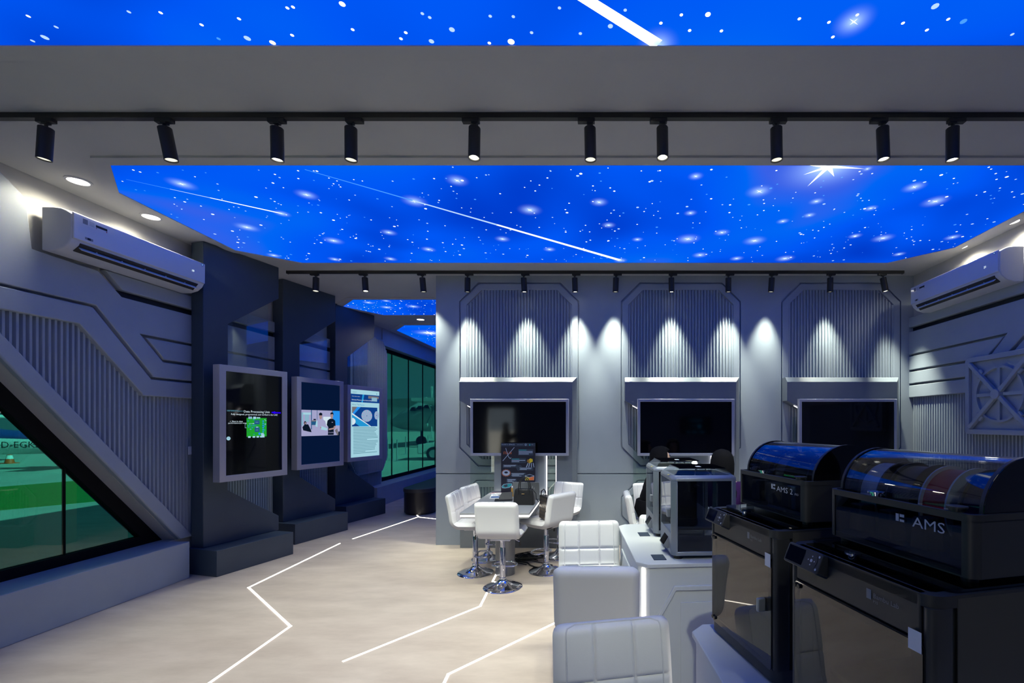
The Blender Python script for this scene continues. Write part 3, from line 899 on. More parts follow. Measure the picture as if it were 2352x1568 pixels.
def c2(b):
    W = .654; X = lambda u: .098 + u*W; Zf = lambda v: 2.222 - v*1.144
    b.rect(X(0), Zf(1), X(1), Zf(0), .0097, 9)
    v0, v1 = .335, .655; H = v1 - v0
    q = lambda u, v: (X(u), Zf(v0 + v*H))
    def poly(pts, m, d): b.flat([q(*p) for p in pts], YS - d*.0004, m)
    def rr(a, c, e, f, m, d): poly([(a, f), (e, f), (e, c), (a, c)], m, d)
    rr(0, 0, 1, 1, 0, 0)
    rr(0, .10, .05, .60, 5, 1); rr(.05, .10, .24, .18, 7, 1); rr(.09, .18, .19, .45, 5, 1); rr(.24, 0, .26, .75, 8, 1); rr(.39, 0, .40, .4, 8, 1)
    rr(.55, .25, .78, .62, 1, 1); rr(.80, 0, 1, .60, 2, 1); rr(.78, 0, .80, .60, 6, 1)
    rr(.25, .40, .37, .44, 6, 2); rr(.26, .44, .37, .58, 8, 2); rr(.30, .34, .36, .39, 3, 2)
    # two white tables
    b.flat([q(.10 + .14*cos(t*pi/8), .90 + .13*sin(t*pi/8)) for t in range(16) if .90 + .13*sin(t*pi/8) <= 1.0], YS-.0012, 0)
    rr(0, .80, .18, 1, 0, 3); poly([(.25, .88), (.38, .74), (.62, .80), (.62, 1), (.30, 1)], 0, 3)
    # seated figure on the left
    poly([(.03, .66), (.08, .56), (.17, .55), (.24, .78), (.25, .86), (.05, .78)], 3, 4); b.disc(*q(.095, .50), .019, YS-.002, 3, rz=.026); b.disc(*q(.097, .51), .010, YS-.0024, 4, rz=.015)
    # standing figure in white
    poly([(.37, .40), (.44, .34), (.53, .34), (.60, .42), (.63, .62), (.58, .70), (.57, 1), (.40, 1), (.40, .68), (.35, .62)], 0, 5)
    poly([(.345, .62), (.37, .40), (.40, .42), (.40, .66)], 7, 5.5); b.disc(*q(.48, .24), .024, YS-.0026, 4, rz=.036); b.flat([q(.437, .20), q(.44, .12), (q(.48, .085)), q(.52, .12), q(.523, .20)], YS-.003, 3)
    rr(.455, .32, .505, .35, 4, 7); rr(.47, .66, .50, .71, 4, 7)
    # standing figure in black polo
    poly([(.66, .40), (.72, .33), (.80, .32), (.87, .40), (.88, .62), (.83, .64), (.83, .98), (.67, .98), (.68, .66), (.64, .58)], 3, 6)
    b.disc(*q(.775, .20), .025, YS-.0032, 4, rz=.038); b.flat([q(.735, .16), q(.74, .09), q(.78, .06), q(.82, .09), q(.818, .20), q(.80, .13)], YS-.0036, 3)
    rr(.745, .28, .80, .33, 4, 7.2); poly([(.84, .62), (.88, .62), (.86, .74), (.70, .79), (.69, .73), (.82, .69)], 4, 8); rr(.77, .46, .81, .48, 0, 8)
    poly([(.50, .62), (.66, .72), (.64, .80), (.49, .76)], 7, 8); poly([(.50, .80), (.66, .82), (.65, .98), (.51, .98)], 0, 8.4)
    b.text('is Certificate', *q(.66, .905), .026, YS-.005, 0)
    poly([(.86, .80), (.93, .72), (.97, 1), (.93, 1)], 6, 3); rr(.96, .85, 1, 1, 3, 3)
content(k2, c2, ['s_lilac', 's_white', 's_blue', 's_dark', 's_skin', 's_pale', 's_brown', 's_cyan', 's_chip', 's_navy'])
k3 = kiosk('farthest dark kiosk, its portrait screen showing a white web page about a mission', K0 + KD*2, 0, 0)
def c3(b):
    W = .654; X = lambda u: .098 + u*W; Zf = lambda v: 2.222 - v*1.144
    def r(u0, v0, u1, v1, m, d): b.rect(X(u0), Zf(v1), X(u1), Zf(v0), .0097 - d*.0004, m)
    r(0, 0, 1, 1, 0, 0)
    b.text('AGENCY', X(.06), Zf(.045), .024, .009, 2); r(.90, .03, .92, .05, 2, 1)
    r(0, .065, 1, .185, 4, 1)
    poly = [(.36, .185), (.40, .065), (.46, .065), (.41, .185)]; b.flat([(X(u), Zf(v)) for u, v in poly], .0088, 3)
    r(.60, .08, .98, .12, 8, 2); r(.72, .10, .92, .16, 5, 2.2)
    b.text('Emirates Mission to the Asteroid Belt', X(.04), Zf(.160), .030, .0082, 1); b.text('Home / Missions / Explore', X(.05), Zf(.105), .016, .0082, 1)
    b.text('About The ', X(.05), Zf(.232), .036, .009, 2); b.text('Mission', X(.30), Zf(.232), .036, .009, 3)
    r(.05, .255, .93, .545, 4, 1)
    b.flat([(X(u), Zf(v)) for u, v in ((.05, .255), (.22, .255), (.05, .36))], .0088, 8); b.flat([(X(u), Zf(v)) for u, v in ((.05, .36), (.22, .255), (.34, .255), (.05, .40))], .0087, 9)
    b.flat([(X(u), Zf(v)) for u, v in ((.05, .36), (.68, .545), (.30, .545), (.05, .46))], .0086, 3); b.flat([(X(u), Zf(v)) for u, v in ((.05, .345), (.05, .37), (.66, .545), (.70, .545))], .0085, 1)
    def fan(cx, cz, rx, rz, n, d):
        for k in range(n):
            a0, a1 = 2*pi*k/n, 2*pi*(k+1)/n
            b.flat([(X(cx), Zf(cz)), (X(cx)+rx*cos(a0), Zf(cz)+rz*sin(a0)), (X(cx)+rx*cos(a1), Zf(cz)+rz*sin(a1))], .0083-d*.0004, 5 if k % 2 else 6)
        b.disc(X(cx), Zf(cz), .008, .0076, 4, 10)
    fan(.55, .385, .125, .105, 20, 0); fan(.90, .375, .055, .075, 16, .5)
    b.flat([(X(.05)+.075*cos(t*pi/10-pi/2)*1.0, Zf(.47)+.06*sin(t*pi/10-pi/2)) for t in range(11)], .0079, 1)
    for k in range(18):
        e = (.86, .93, .88, .83, .88, .90, .95, .95, .56, .95, .95, .88, .90, .86, .84, .84, .50, .92)[k]
        r(.09, .562+k*.0222, e, .5695+k*.0222, 7, 1)
content(k3, c3, ['s_cyan', 's_white', 's_text', 's_glow', 's_deep', 's_pale', 's_lilac', 's_text', 's_brown', 's_blue'])

# ================================================================== MEDIA TOTEMS AND TELEVISIONS ON THE BACK WALL
def totem(label, x0, W):
    root = thing('media_totem', label, 'display stand', (x0, 6.0, 0), 0, 'media totems on the back wall')
    cw = W - 1.49
    A = [(0,1.951), (0,2.198), (W,2.198), (W,.28), (W-.21,.28), (W-.21,1.70), (.46,1.70)]
    B = [(0,1.951), (0,2.262), (W+.055,2.262), (W+.055,.28), (W-.21,.28), (W-.21,1.70), (.46,1.70)]
    n = len(A)
    b = MB(); b.loft([[(p[0], 0, p[1]) for p in A], [(p[0], .055, p[1]) for p in B], [(p[0], .172, p[1]) for p in B]]); b.build('hooded_frame', 'hood', root)
    b = MB(); b.box((-.0, .03, 0), (W+.055, .17, .279)); b.build('plinth', 'hood', root, bevel=.003)
    b = MB(); b.box((.4475, .055, .28), (1.14, .165, 1.70)); b.build('centre_panel', 'wall', root)
    b = MB(); b.box((1.143, .04, .30), (1.153, .05, 1.70)); b.build('light_strip', 'ledcool', root)
    b = MB(); b.box((W-.222, .05, .30), (W-.212, .06, 1.70)); b.build('light_strip', 'ledcool', root)
    b = MB(); b.add([(.10,.02,1.892), (.36,.02,1.751), (.36,.034,1.751), (.10,.034,1.892), (.10,.02,1.899), (.36,.02,1.758), (.36,.034,1.758), (.10,.034,1.899)],
        [(0,3,2,1),(4,5,6,7),(0,1,5,4),(1,2,6,5),(2,3,7,6),(3,0,4,7)]); b.T = None
    for i, v in enumerate(b.v): b.v[i] = (v[0], v[1], v[2]-.012)
    b.build('light_strip', 'ledcool', root)
    b = MB(); b.box((.115, .10, .29), (.4475, .106, 1.74)); b.build('glass_pane', 'greenish', root)
    b = MB(); b.box((1.16, .10, .29), (W-.23, .106, 1.70)); b.build('glass_pane', 'greenish', root)
    return root
totem('slate grey hooded totem on the left bay of the back wall, behind the poster table', -1.8775, 1.49)
totem('slate grey hooded totem on the middle bay of the back wall, behind the seated people', .307, 1.467)
totem('slate grey hooded totem on the right bay of the back wall beside the right wall', 2.446, 1.45)
def tv(label, x0, W, Y=5.9):
    H, B = .737, .036
    root = thing('television', label, 'television', (x0, Y, 1.229), 0, 'televisions on the back wall')
    b = MB(); b.ring([(0,0),(W,0),(W,H),(0,H)], [(B,B),(W-B,B),(W-B,H-B),(B,H-B)], 'y', 0, .06); b.build('bezel', 'lightsilver', root, bevel=.004)
    b = MB(); b.box((B,.006,B), (W-B,.05,H-B)); b.build('screen', 'screen', root)
    b = MB(); b.box((.05,.06,.05), (W-.05,.098,H-.05)); b.build('back_cover', 'black', root)
    return root
tv('black television with silver bezel on the left totem, above the poster', -1.706, 1.278)
tv('black television with silver bezel on the middle totem, above the small printers', .466, 1.257)
tv('black television with silver bezel on the right totem, half hidden by the large printers', 2.562, 1.27)

def rear_tv():
    root = thing('television', 'television with lettering on the rear wall behind the camera', 'television', (3.62, -3.10, 1.25), pi)
    b = MB(); b.box((0,0,0), (1.1,.06,.66)); b.build('bezel', 'lightsilver', root, bevel=.004)
    b = MB(); b.rect(.03,.03,1.07,.63,-.001); b.build('screen', 'screen', root, recalc=False)
    b = MB(); b.text('PLANET X', .55, .46, .10, -.003, 0, 'CENTER'); b.text('TEAM', .55, .30, .06, -.003, 0); b.disc(.42,.30,.055,-.003,0)
    b.rect(.25,.10,.40,.13,-.003,0); b.rect(.50,.10,.66,.13,-.003,0); b.disc(.78,.115,.03,-.003,0); b.build('screen_picture', 's_glow', root, recalc=False)
rear_tv()

o = MB().box((-.03,0,-.045), (.03,.008,.045)).build('wall_switch', 'acwhite', None, loc=(-4.548, 5.04, 1.35), rot=pi/2, bevel=.002)
tag(o, 'small white switch plate on the left wall just before the nearest kiosk', 'switch')
# ================================================================== FLOOR LIGHT LINES
def strip(label, pts, w=.009):
    p = [Vector((*q, 0)) for q in pts]
    c = p[0]
    root = None
    b = MB()
    for i in range(len(p)-1):
        d = (p[i+1]-p[i]).normalized(); n = Vector((-d.y, d.x, 0))*w
        a, e = p[i]-d*w-c, p[i+1]+d*w-c
        b.add([a+n, a-n, e-n, e+n, a+n+Vector((0,0,.002)), a-n+Vector((0,0,.002)), e-n+Vector((0,0,.002)), e+n+Vector((0,0,.002))], [(4,5,6,7),(0,1,5,4),(1,2,6,5),(2,3,7,6),(3,0,4,7)])
    o = b.build('floor_light_strip', 'led', None, loc=(c.x, c.y, 0.0005))
    tag(o, label, 'light strip', 'light lines in the floor')
strip('zigzag white light line in the floor in front of the left wall plinth', [F(400,1625), F(667,1438), F(571,1349), F(780,1248)])
strip('short white light line in the floor in front of the middle and farthest kiosks', [F(811,1237), F(960,1187), F(1010,1192.5)])
strip('tiny white light line in the floor running under the dark bench', [F(962,1186.5), F(950,1176)])
strip('straight white light line in the floor running under the table pedestal, below the front stool', [F(790,1518), F(1103,1392), F(1140,1318)])
strip('bent white light line in the floor leading to the white stools at the counter', [F(985,1640), F(1030,1548), F(1290,1423), F(1400,1385)])

# ================================================================== BAR STOOLS
def cushion(path, thick, width, s0, s1, open0, open1, seams_u, seams_s, depth=.010, skip_top=False):
    """padded slab swept along a path of (y, z); returns verts/faces. Seams dent the sitter's side."""
    # arc length
    L = [0]
    for i in range(1, len(path)): L.append(L[-1] + (Vector(path[i])-Vector(path[i-1])).length)
    tot = L[-1]
    def at(s):
        s = max(0, min(tot, s))
        for i in range(1, len(path)):
            if s <= L[i]:
                t = (s-L[i-1])/(L[i]-L[i-1]); p = Vector(path[i-1]).lerp(Vector(path[i]), t)
                return p
        return Vector(path[-1])
    N = int((s1-s0)/.007)+1
    ss = [s0+(s1-s0)*i/N for i in range(N+1)]
    r = .034
    ext = [0, .25, .55, .8, 1.0]
    if not open0: ss = [s0 + r*(1-cos(t*pi/2)) for t in ext[:-1]] + [s for s in ss if s > s0+r]
    if not open1: ss = [s for s in ss if s < s1-r] + [s1 - r*(1-cos(t*pi/2)) for t in ext[:-1]][::-1]
    us = [-1+2*i/20 for i in range(21)]
    for su in seams_u: us += [(su+e)/(width/2) for e in (-.013, -.008, -.004, 0, .004, .008, .013)]
    us = sorted(us); us = [u for i, u in enumerate(us) if i == 0 or u-us[i-1] > .004 or u in (-1, 1)]
    nu = len(us)-1
    rings = []
    for s in ss:
        p = at(s); d = (at(s+.01)-at(s-.01)).normalized(); nrm = Vector((d.y, -d.x))   # sitter's side
        k = 1.0
        if not open0 and s-s0 < r: k = sqrt(max(0.0, 1-((r-(s-s0))/r)**2))
        if not open1 and s1-s < r: k = min(k, sqrt(max(0.0, 1-((r-(s1-s))/r)**2)))
        t2 = thick/2*(.30+.70*k); w2 = width/2 - r*(1-k)*.8
        rr = min(r, t2*.95)
        ring = []
        # top side from left to right, then bottom right to left
        xs = []
        xs = list(us)
        for u in xs:
            x = u*w2; e = w2-abs(x)
            h = t2 if e > rr else t2-rr+sqrt(max(0, rr*rr-(rr-e)**2))
            dent = 0
            if e > .008:
                for su in seams_u: dent = max(dent, math.exp(-((x-su)/.0055)**2))
                for sv in seams_s: dent = max(dent, math.exp(-((s-sv)/.0065)**2))
                puff = 0
                h = h - depth*dent*min(1, e/.03)
            ring.append((x, h))
        for u in xs[::-1]:
            x = u*w2; e = w2-abs(x)
            h = t2 if e > rr else t2-rr+sqrt(max(0, rr*rr-(rr-e)**2))
            if e < .0005: continue
            ring.append((x, -h*.9))
        rings.append([(x, p.x+nrm.x*h, p.y+nrm.y*h) for x, h in ring])
    n = min(len(q) for q in rings)
    return rings
def stool_path():
    # seat runs from front (y=+.21) backwards, curves up into the backrest; z measured from seat top height 0
    pts = [(.215, -.055), (.19, -.047), (.10, -.046), (0, -.052), (-.08, -.050)]
    for i in range(1, 9):
        a = -pi/2 - (pi/2-.10)*i/8
        pts.append((-.115 + .085*cos(a), .035 + .085*sin(a)))
    e = pts[-1]
    for i in range(1, 9):
        t = i/8
        pts.append((e[0]-.030*t-.020*t*t, e[1]+.265*t))
    return pts
PATH = stool_path()
_cum = [0]
for i in range(1, len(PATH)): _cum.append(_cum[-1]+(Vector(PATH[i])-Vector(PATH[i-1])).length)
S_SPLIT = _cum[8]; S_TOT = _cum[-1]
def make_stool(label, loc, rot, hs, group, sh=.60):
    root = thing('bar_stool', label, 'stool', loc, rot, group)
    W = .43
    for nm, a, e, o0, o1, sv in (('seat', 0, S_SPLIT, False, True, [.20]), ('backrest', S_SPLIT, S_TOT, True, False, [S_SPLIT+.012, S_SPLIT+.145])):
        R = cushion(PATH, .078, W, a, e, o0, o1, [-W/6, W/6], sv)
        b = MB(); b.loft(R, 0, True); o = b.build(nm, 'leather', root, loc=(0,0,sh), smooth=60)
    # piping round the sitter's edge of the backrest
    R = cushion(PATH, .078, W, S_SPLIT, S_TOT, True, False, [], [])
    k = 1
    line = [Vector(r[2]) for r in R] 
    line2 = [Vector(r[18]) for r in R]
    top = [Vector(R[-2][i]) for i in range(3, 18)]
    b = MB(); b.tube([p for p in line[:-2]] + top + [p for p in line2[:-2]][::-1], .0028, 6); b.build('piping', 'leatherseam', root, loc=(0,0,sh), smooth=60)
    b = MB(); b.box((-.10,-.10,-.112), (.10,.10,-.092)); b.build('seat_plate', 'chrome', root, loc=(0,0,sh), bevel=.004)
    b = MB(); b.cyl((0,0,-.38), (0,0,-.105), .0245, n=24); b.build('gas_lift', 'chrome', root, loc=(0,0,sh), smooth=40)
    b = MB(); b.lathe([(.0015,.052),(.029,.052),(.029,.40),(.0275,.404),(.0015,.404)], 24, (0,0,0), 0, False); b.build('column', 'chrome', root, smooth=40)
    b = MB(); b.lathe([(.0,0),(.1925,0),(.195,.004),(.190,.009),(.15,.018),(.10,.031),(.062,.050),(.043,.070),(.036,.084),(.036,.100),(.031,.104),(.0,.104)], 48, (0,0,0), 0, False); b.build('base', 'chrome', root, smooth=50)
    b = MB(); pts = [(0,.028,.205)]
    for i in range(25):
        a = -pi*.18 + (pi*1.36)*i/24; pts.append((.125*cos(a), .075+.105*sin(a), .205))
    pts = [(.02,.01,.205)] + pts[1:] + [(-.02,.01,.205)]
    b.tube(pts, .0095, 10); b.cyl((0,0,.185), (0,0,.225), .031, n=20); b.build('footrest', 'chrome', root, smooth=50)
    b = MB(); b.tube([(.02,0,-.105), (.10,.02,-.115), (.165,.035,-.150)], .0045, 8); lv = b.build('lever', 'chrome', root, loc=(0,0,sh), smooth=50)
    b = MB(); b.lathe([(.001,.02),(.006,.02),(.011,-.018),(.010,-.026),(.001,-.028)], 14, (.168,.036,-.165), 0, False); b.build('knob', 'black', lv, smooth=50)
    return root
SG1 = 'stools at the table with the poster'; SG2 = 'stools at the white counters'; SG3 = 'stools at the table behind the small printers'
def face(dx, dy): return atan2(dy, dx) - pi/2
s0 = make_stool('white bar stool at the near end of the poster table, plain back to the camera', (-.998, 4.59, 0), face(.05, 1), 1, SG1)
def st(label, x, y, dx, dy, g, dz=0.0):
    r = copy_thing(s0, (x, y, 0), face(dx, dy), label, g)
    if dz:
        for ch in r.children:
            if ch.name.split('.')[0] in ('seat','backrest','piping','seat_plate','gas_lift','lever'): ch.location.z += dz
    return r
st('white bar stool left of the poster table, nearer of the two on that side', -1.395, 5.03, 1, .04, SG1)
st('white bar stool left of the poster table, farther of the two on that side', -1.39, 5.55, 1, -.15, SG1)
st('white bar stool right of the poster table holding the brown patterned tote', -.62, 5.09, -.80, .60, SG1)
st('white bar stool at the right far corner of the poster table, tufted side showing', -.53, 5.66, -.45, -.89, SG1)
st('white bar stool by the far counter corner, tufted back brightly lit by the light strip', -.072, 3.02, .08, -1, SG2, .06)
st('white bar stool with plain back to the camera, between two tufted stools by the counter', -.022, 2.49, .02, 1, SG2, .045)
st('nearest white bar stool at the bottom edge of the photo, bluish tufted back', .085, 1.41, .20, -.98, SG2, .045)
st('white bar stool under the seated person in a black abaya, left of the far table', .52, 4.97, 1, .0, SG3)
st('white bar stool under the person in purple, at the near end of the far table', 1.14, 4.36, .0, 1, SG3)
st('white bar stool seen through the small printer, tufted side facing the camera', .68, 5.60, .40, -1, SG3)
st('white bar stool behind the far end of the counter, seen low through the small printer', .50, 3.80, -.2, -1, SG3, -.06)

# ================================================================== TABLES
def table(label, x, y):
    root = thing('meeting_table', label, 'table', (x, y, 0), 0, 'tables in front of the totems')
    b = MB(); b.prism([(-.345,-.50), (.345,-.50), (.33,.98), (-.375,.98)], 'z', .742, .765); b.build('tabletop', 'tabletop', root, bevel=.002)
    b = MB(); pl = [(-.342,-.492), (.342,-.492), (.326,.97), (-.371,.97)]
    b.ring(pl, [(p[0]*.965, p[1]*.985) for p in pl], 'z', .724, .742); b.build('light_edge', 'led', root)
    b = MB(); b.prism([(-.335,-.485), (.335,-.485), (.32,.96), (-.365,.96)], 'z', .708, .7235); b.build('underside_board', 'tabletop', root)
    b = MB(); b.cyl((0,0,0), (0,0,.708), .105, n=40); b.build('pedestal', 'pedestal', root, smooth=40)
    return root
table('grey table with glowing white edge and dark pedestal, holding the poster and black handbag', -1.06, 5.0)
table('grey table with glowing edge behind the small printers, people seated at it', 1.27, 5.0)

# ------------------------------------------------ things on the poster table
TZ = .765
def poster():
    root = thing('poster_board', 'dark poster board with orange STELLAR lettering standing on the table', 'poster', (-1.283, 5.80, TZ), 0)
    W, H = .437, .635
    b = MB(); b.box((0,0,0), (W,.008,H)); b.build('board', 'poster', root)
    b = MB(); y = -.0006
    b.rect(0, H-.042, W, H, y, 1)
    y2 = -.0014
    b.text('PLANET X', .008, H-.026, .018, y2, 3); b.text('SPACE', .10, H-.028, .026, y2, 3); b.text('SPACE AGENCY', .207, H-.026, .0105, y2, 3)
    b.disc(.315, H-.022, .013, y2, 3); b.disc(.315, H-.022, .007, y2-.0004, 1); b.disc(.366, H-.024, .010, y2, 5); b.text('LAB', .385, H-.026, .014, y2, 3)
    b.text('STELLAR', .028, H-.142, .046, y2, 2, sx=.62)
    for a, e in (((.022, H-.228), (.170, H-.055)), ((.060, H-.065), (.095, H-.175)), ((.095, H-.175), (.118, H-.200)), ((.118, H-.200), (.128, H-.185))):
        d = (Vector(e)-Vector(a)).normalized()*.0035; n = Vector((-d.y, d.x))
        b.flat([Vector(a)+n, Vector(e)+n, Vector(e)-n, Vector(a)-n], y2-.001, 3)
    for x0, z0, x1, z1, nl, head in ((.218,H-.158,.412,H-.078,4,1), (.128,H-.255,.318,H-.192,3,1), (.022,H-.312,.212,H-.275,3,0), (.228,H-.350,.412,H-.310,3,0), (.125,H-.432,.318,H-.380,4,0), (.07,H-.505,.20,H-.455,4,0)):
        b.rect(x0, z0, x1, z1, y, 1)
        hh = (z1-z0)/(nl+.8)
        for k in range(nl):
            zz = z1 - hh*(k+1); u = x1-x0
            b.rect(x0+.008+(0 if head else u*.05*(k % 2)), zz, x0+u*((.55 if k == 0 else .95) if head and k != nl-1 else (.9, .85, .55, .7)[k % 4]), zz+hh*.5, y2, 5 if (head and k == 0) else 3)
    b.T = None
    # yellow lander, ring station, yellow box, teal capsule, grey rock
    b.flat([(.330,H-.235),(.372,H-.195),(.402,H-.205),(.405,H-.235),(.360,H-.262)], y2, 4); b.flat([(.330,H-.235),(.360,H-.262),(.366,H-.225),(.340,H-.205)], y2-.0005, 7)
    for x in (.340, .360, .383, .405): b.flat([(x,H-.255),(x+.010,H-.255),(x-.002+ (x-.36)*.5,H-.312),(x-.012+(x-.36)*.5,H-.306)], y2-.0003, 3)
    n = 26
    ro = [(.065+(.055+.006*(i % 2))*cos(2*pi*i/n), H-.382+(.044+.005*(i % 2))*sin(2*pi*i/n)) for i in range(n)]
    b.flat(ro, y2, 6); b.flat([(.065+.048*cos(2*pi*i/n), H-.380+.036*sin(2*pi*i/n)) for i in range(n)], y2-.0004, 3); b.flat([(.065+.023*cos(2*pi*i/n), H-.375+.013*sin(2*pi*i/n)) for i in range(n)], y2-.0008, 0)
    b.flat([(.305,H-.415),(.365,H-.398),(.424,H-.415),(.420,H-.475),(.305,H-.475)], y2, 3); b.flat([(.308,H-.425),(.360,H-.442),(.360,H-.475),(.308,H-.475)], y2-.0006, 4); b.flat([(.420,H-.425),(.360,H-.442),(.360,H-.475),(.418,H-.475)], y2-.0006, 2); b.flat([(.312,H-.418),(.365,H-.405),(.416,H-.418),(.360,H-.436)], y2-.0006, 0)
    b.flat([(.005,H-.555),(.03,H-.525),(.10,H-.512),(.140,H-.515),(.143,H-.535),(.11,H-.568),(.05,H-.578),(.015,H-.575)], y2, 3); b.flat([(.012,H-.555),(.035,H-.530),(.10,H-.518),(.135,H-.520),(.136,H-.534),(.105,H-.562),(.05,H-.571),(.02,H-.568)], y2-.0005, 5); b.flat([(.03,H-.54),(.08,H-.523),(.085,H-.555),(.05,H-.565)], y2-.001, 1)
    b.flat([(.19,H-.305),(.215,H-.285),(.245,H-.280),(.272,H-.300),(.255,H-.312),(.228,H-.315),(.226,H-.36),(.205,H-.345)], y2+.0004, 1)
    b.build('print', ['poster', 'posterbox', 'posterorange', 'postertext', 'posteryellow', 'posterteal', 'posterbrown', 'gold_can'], root, recalc=False)
poster()
def handbag():
    root = thing('handbag', 'black leather handbag with two loop handles standing on the grey table', 'handbag', (-.845, 4.975, TZ), radians(-4))
    b = MB(); b.loft([[(-.112,-.052,0),(.112,-.052,0),(.112,.052,0),(-.112,.052,0)], [(-.108,-.046,.09),(.108,-.046,.09),(.108,.046,.09),(-.108,.046,.09)], [(-.098,-.034,.17),(.098,-.034,.17),(.098,.034,.17),(-.098,.034,.17)]])
    b.build('body', 'bag', root, bevel=.008, seg=3)
    for y in (-.042, .042):
        b = MB(); pts = [(-.058,y,.115),(-.058,y*.95,.17)] + [(-.056*cos(pi*i/14), y*.75, .20+.092*sin(pi*i/14)) for i in range(15)] + [(.058,y*.95,.17),(.058,y,.115)]
        b.tube(pts, .0052, 8); b.cyl((-.058,y-.003,.12),(-.058,y+.003,.12),.012,n=14); b.cyl((.058,y-.003,.12),(.058,y+.003,.12),.012,n=14); b.build('handle', 'bag', root, smooth=60)
    b = MB(); b.box((-.018,-.0525,.118), (.012,-.0475,.126)); b.build('gold_clasp', 'gold', root)
    b = MB(); b.tube([(.09,.0,.165),(.125,.01,.12),(.128,.02,.06),(.16,.03,.012),(.19,.02,.006)], .004, 6); b.build('strap', 'bag', root, smooth=60)
handbag()
def laptop():
    root = thing('laptop', 'open grey laptop seen from behind its lid, on the table behind the handbag', 'laptop', (-.86, 5.38, TZ), radians(176))
    b = MB(); b.box((-.155,-.11,0), (.155,.11,.014)); b.build('keyboard_base', 'laptop', root, bevel=.004)
    b = MB(); b.T = Matrix.Translation((0,.108,.014)) @ Matrix.Rotation(radians(-14), 4, 'X'); b.box((-.155,0,0), (.155,.006,.205)); b.build('lid', 'laptop', root, bevel=.003)
    b = MB(); b.T = Matrix.Translation((0,.108,.014)) @ Matrix.Rotation(radians(-14), 4, 'X')
    b.add([(-.068,.0068,.09),(-.062,.0068,.09),(-.076,.0068,.16),(-.082,.0068,.16)], [(0,1,2,3)]); b.add([(-.088,.0068,.085),(-.082,.0068,.085),(-.093,.0068,.14),(-.099,.0068,.14)], [(0,1,2,3)])
    b.build('lid_emblem', 'silverlogo', root, recalc=False)
laptop()
def mag(label, x, y, r, w, h, t, z, m1, m2):
    root = thing('magazine', label, 'magazine', (x, y, z), r, 'magazines on the table')
    b = MB(); b.box((-w/2,-h/2,0), (w/2,h/2,t)); b.build('pages', 'white', root)
    b = MB(); b.box((-w/2,-h/2,t), (w/2,h/2,t+.0008), 0); b.box((-w/2+.01,-h/2+.01,t+.0008), (w/2-.01,-h/2+h*.45,t+.0014), 1); b.box((-w/2+.02,h*.18,t+.0008), (w*.2,h*.30,t+.0014), 1); b.build('cover', [m1, m2], root)
mag('white magazine with blue picture, front of the pile on the left of the table', -1.235, 5.50, .15, .21, .27, .007, TZ, 'white', 'magblue')
mag('maroon covered magazine at the back of the pile beside the poster foot', -1.29, 5.72, -.06, .20, .13, .006, TZ, 'magred', 'white')
mag('white magazine lying on top of the pile near the poster foot', -1.20, 5.60, .5, .20, .24, .005, TZ+.0095, 'white', 'laptop')
root = thing('tablet_stand', 'black folded tablet stand lying on the table left of the handbag', 'tablet', (-1.13, 5.24, TZ), radians(10))
b = MB(); b.box((-.10,-.075,0), (.10,.075,.008)); b.build('base', 'black', root, bevel=.002)
b = MB(); b.add([(-.06,.0,.0085),(.10,.0,.0085),(.10,.075,.0085),(-.06,.075,.0085),(-.02,.055,.085),(.10,.055,.085)], [(0,1,5,4),(1,2,5),(2,3,4,5),(3,0,4),(0,3,2,1)]); b.build('folded_cover', 'bag', root)
root = thing('drink_bottle', 'slim amber drink bottle with pale cap beside the laptop', 'bottle', (-1.075, 5.52, TZ))
b = MB(); b.lathe([(.0,0),(.022,0),(.024,.004),(.024,.10),(.021,.106),(.0,.106)], 24, m=0, caps=False); b.build('body', 'gold_can', root, smooth=50)
b = MB(); b.lathe([(.0,.1062),(.021,.1062),(.020,.125),(.0,.126)], 24, m=0, caps=False); b.build('cap', 'white', root, smooth=50)
def tote():
    root = thing('tote_bag', 'tall dark brown tote with pale dot pattern standing on a white stool', 'bag', (-.605, 5.00, .604), radians(-60))
    b = MB(); b.loft([[(-.10,-.05,0),(.10,-.05,0),(.10,.05,0),(-.10,.05,0)], [(-.11,-.04,.25),(.11,-.04,.25),(.11,.04,.25),(-.11,.04,.25)]]); b.build('body', 'leathdark', root, bevel=.006)
    b = MB()
    for i in range(5):
        for j in range(6):
            x = -.08+.045*i+(.022 if j % 2 else 0)
            if x > .09: continue
            y = -.0535+.010*(.02+.04*j)/.25
            b.add([(x+.011*cos(k*pi/4), y, .022+.04*j+.011*sin(k*pi/4)) for k in range(8)], [tuple(range(8))])
    for j in range(6):
        for y in (-.024, .0, .024): 
            x = -.1035-.010*(.02+.04*j)/.25
            b.add([(x, y+.009*cos(k*pi/4), .022+.04*j+.010*sin(k*pi/4)) for k in range(8)], [tuple(range(8))])
    b.build('dot_pattern', 'dots', root, recalc=False)
    b = MB(); b.tube([(-.07,-.04,.24),(-.06,-.035,.30),(.0,-.03,.325),(.06,-.035,.30),(.07,-.04,.24)], .006, 8); b.build('handle', 'bag', root, smooth=60)
tote()
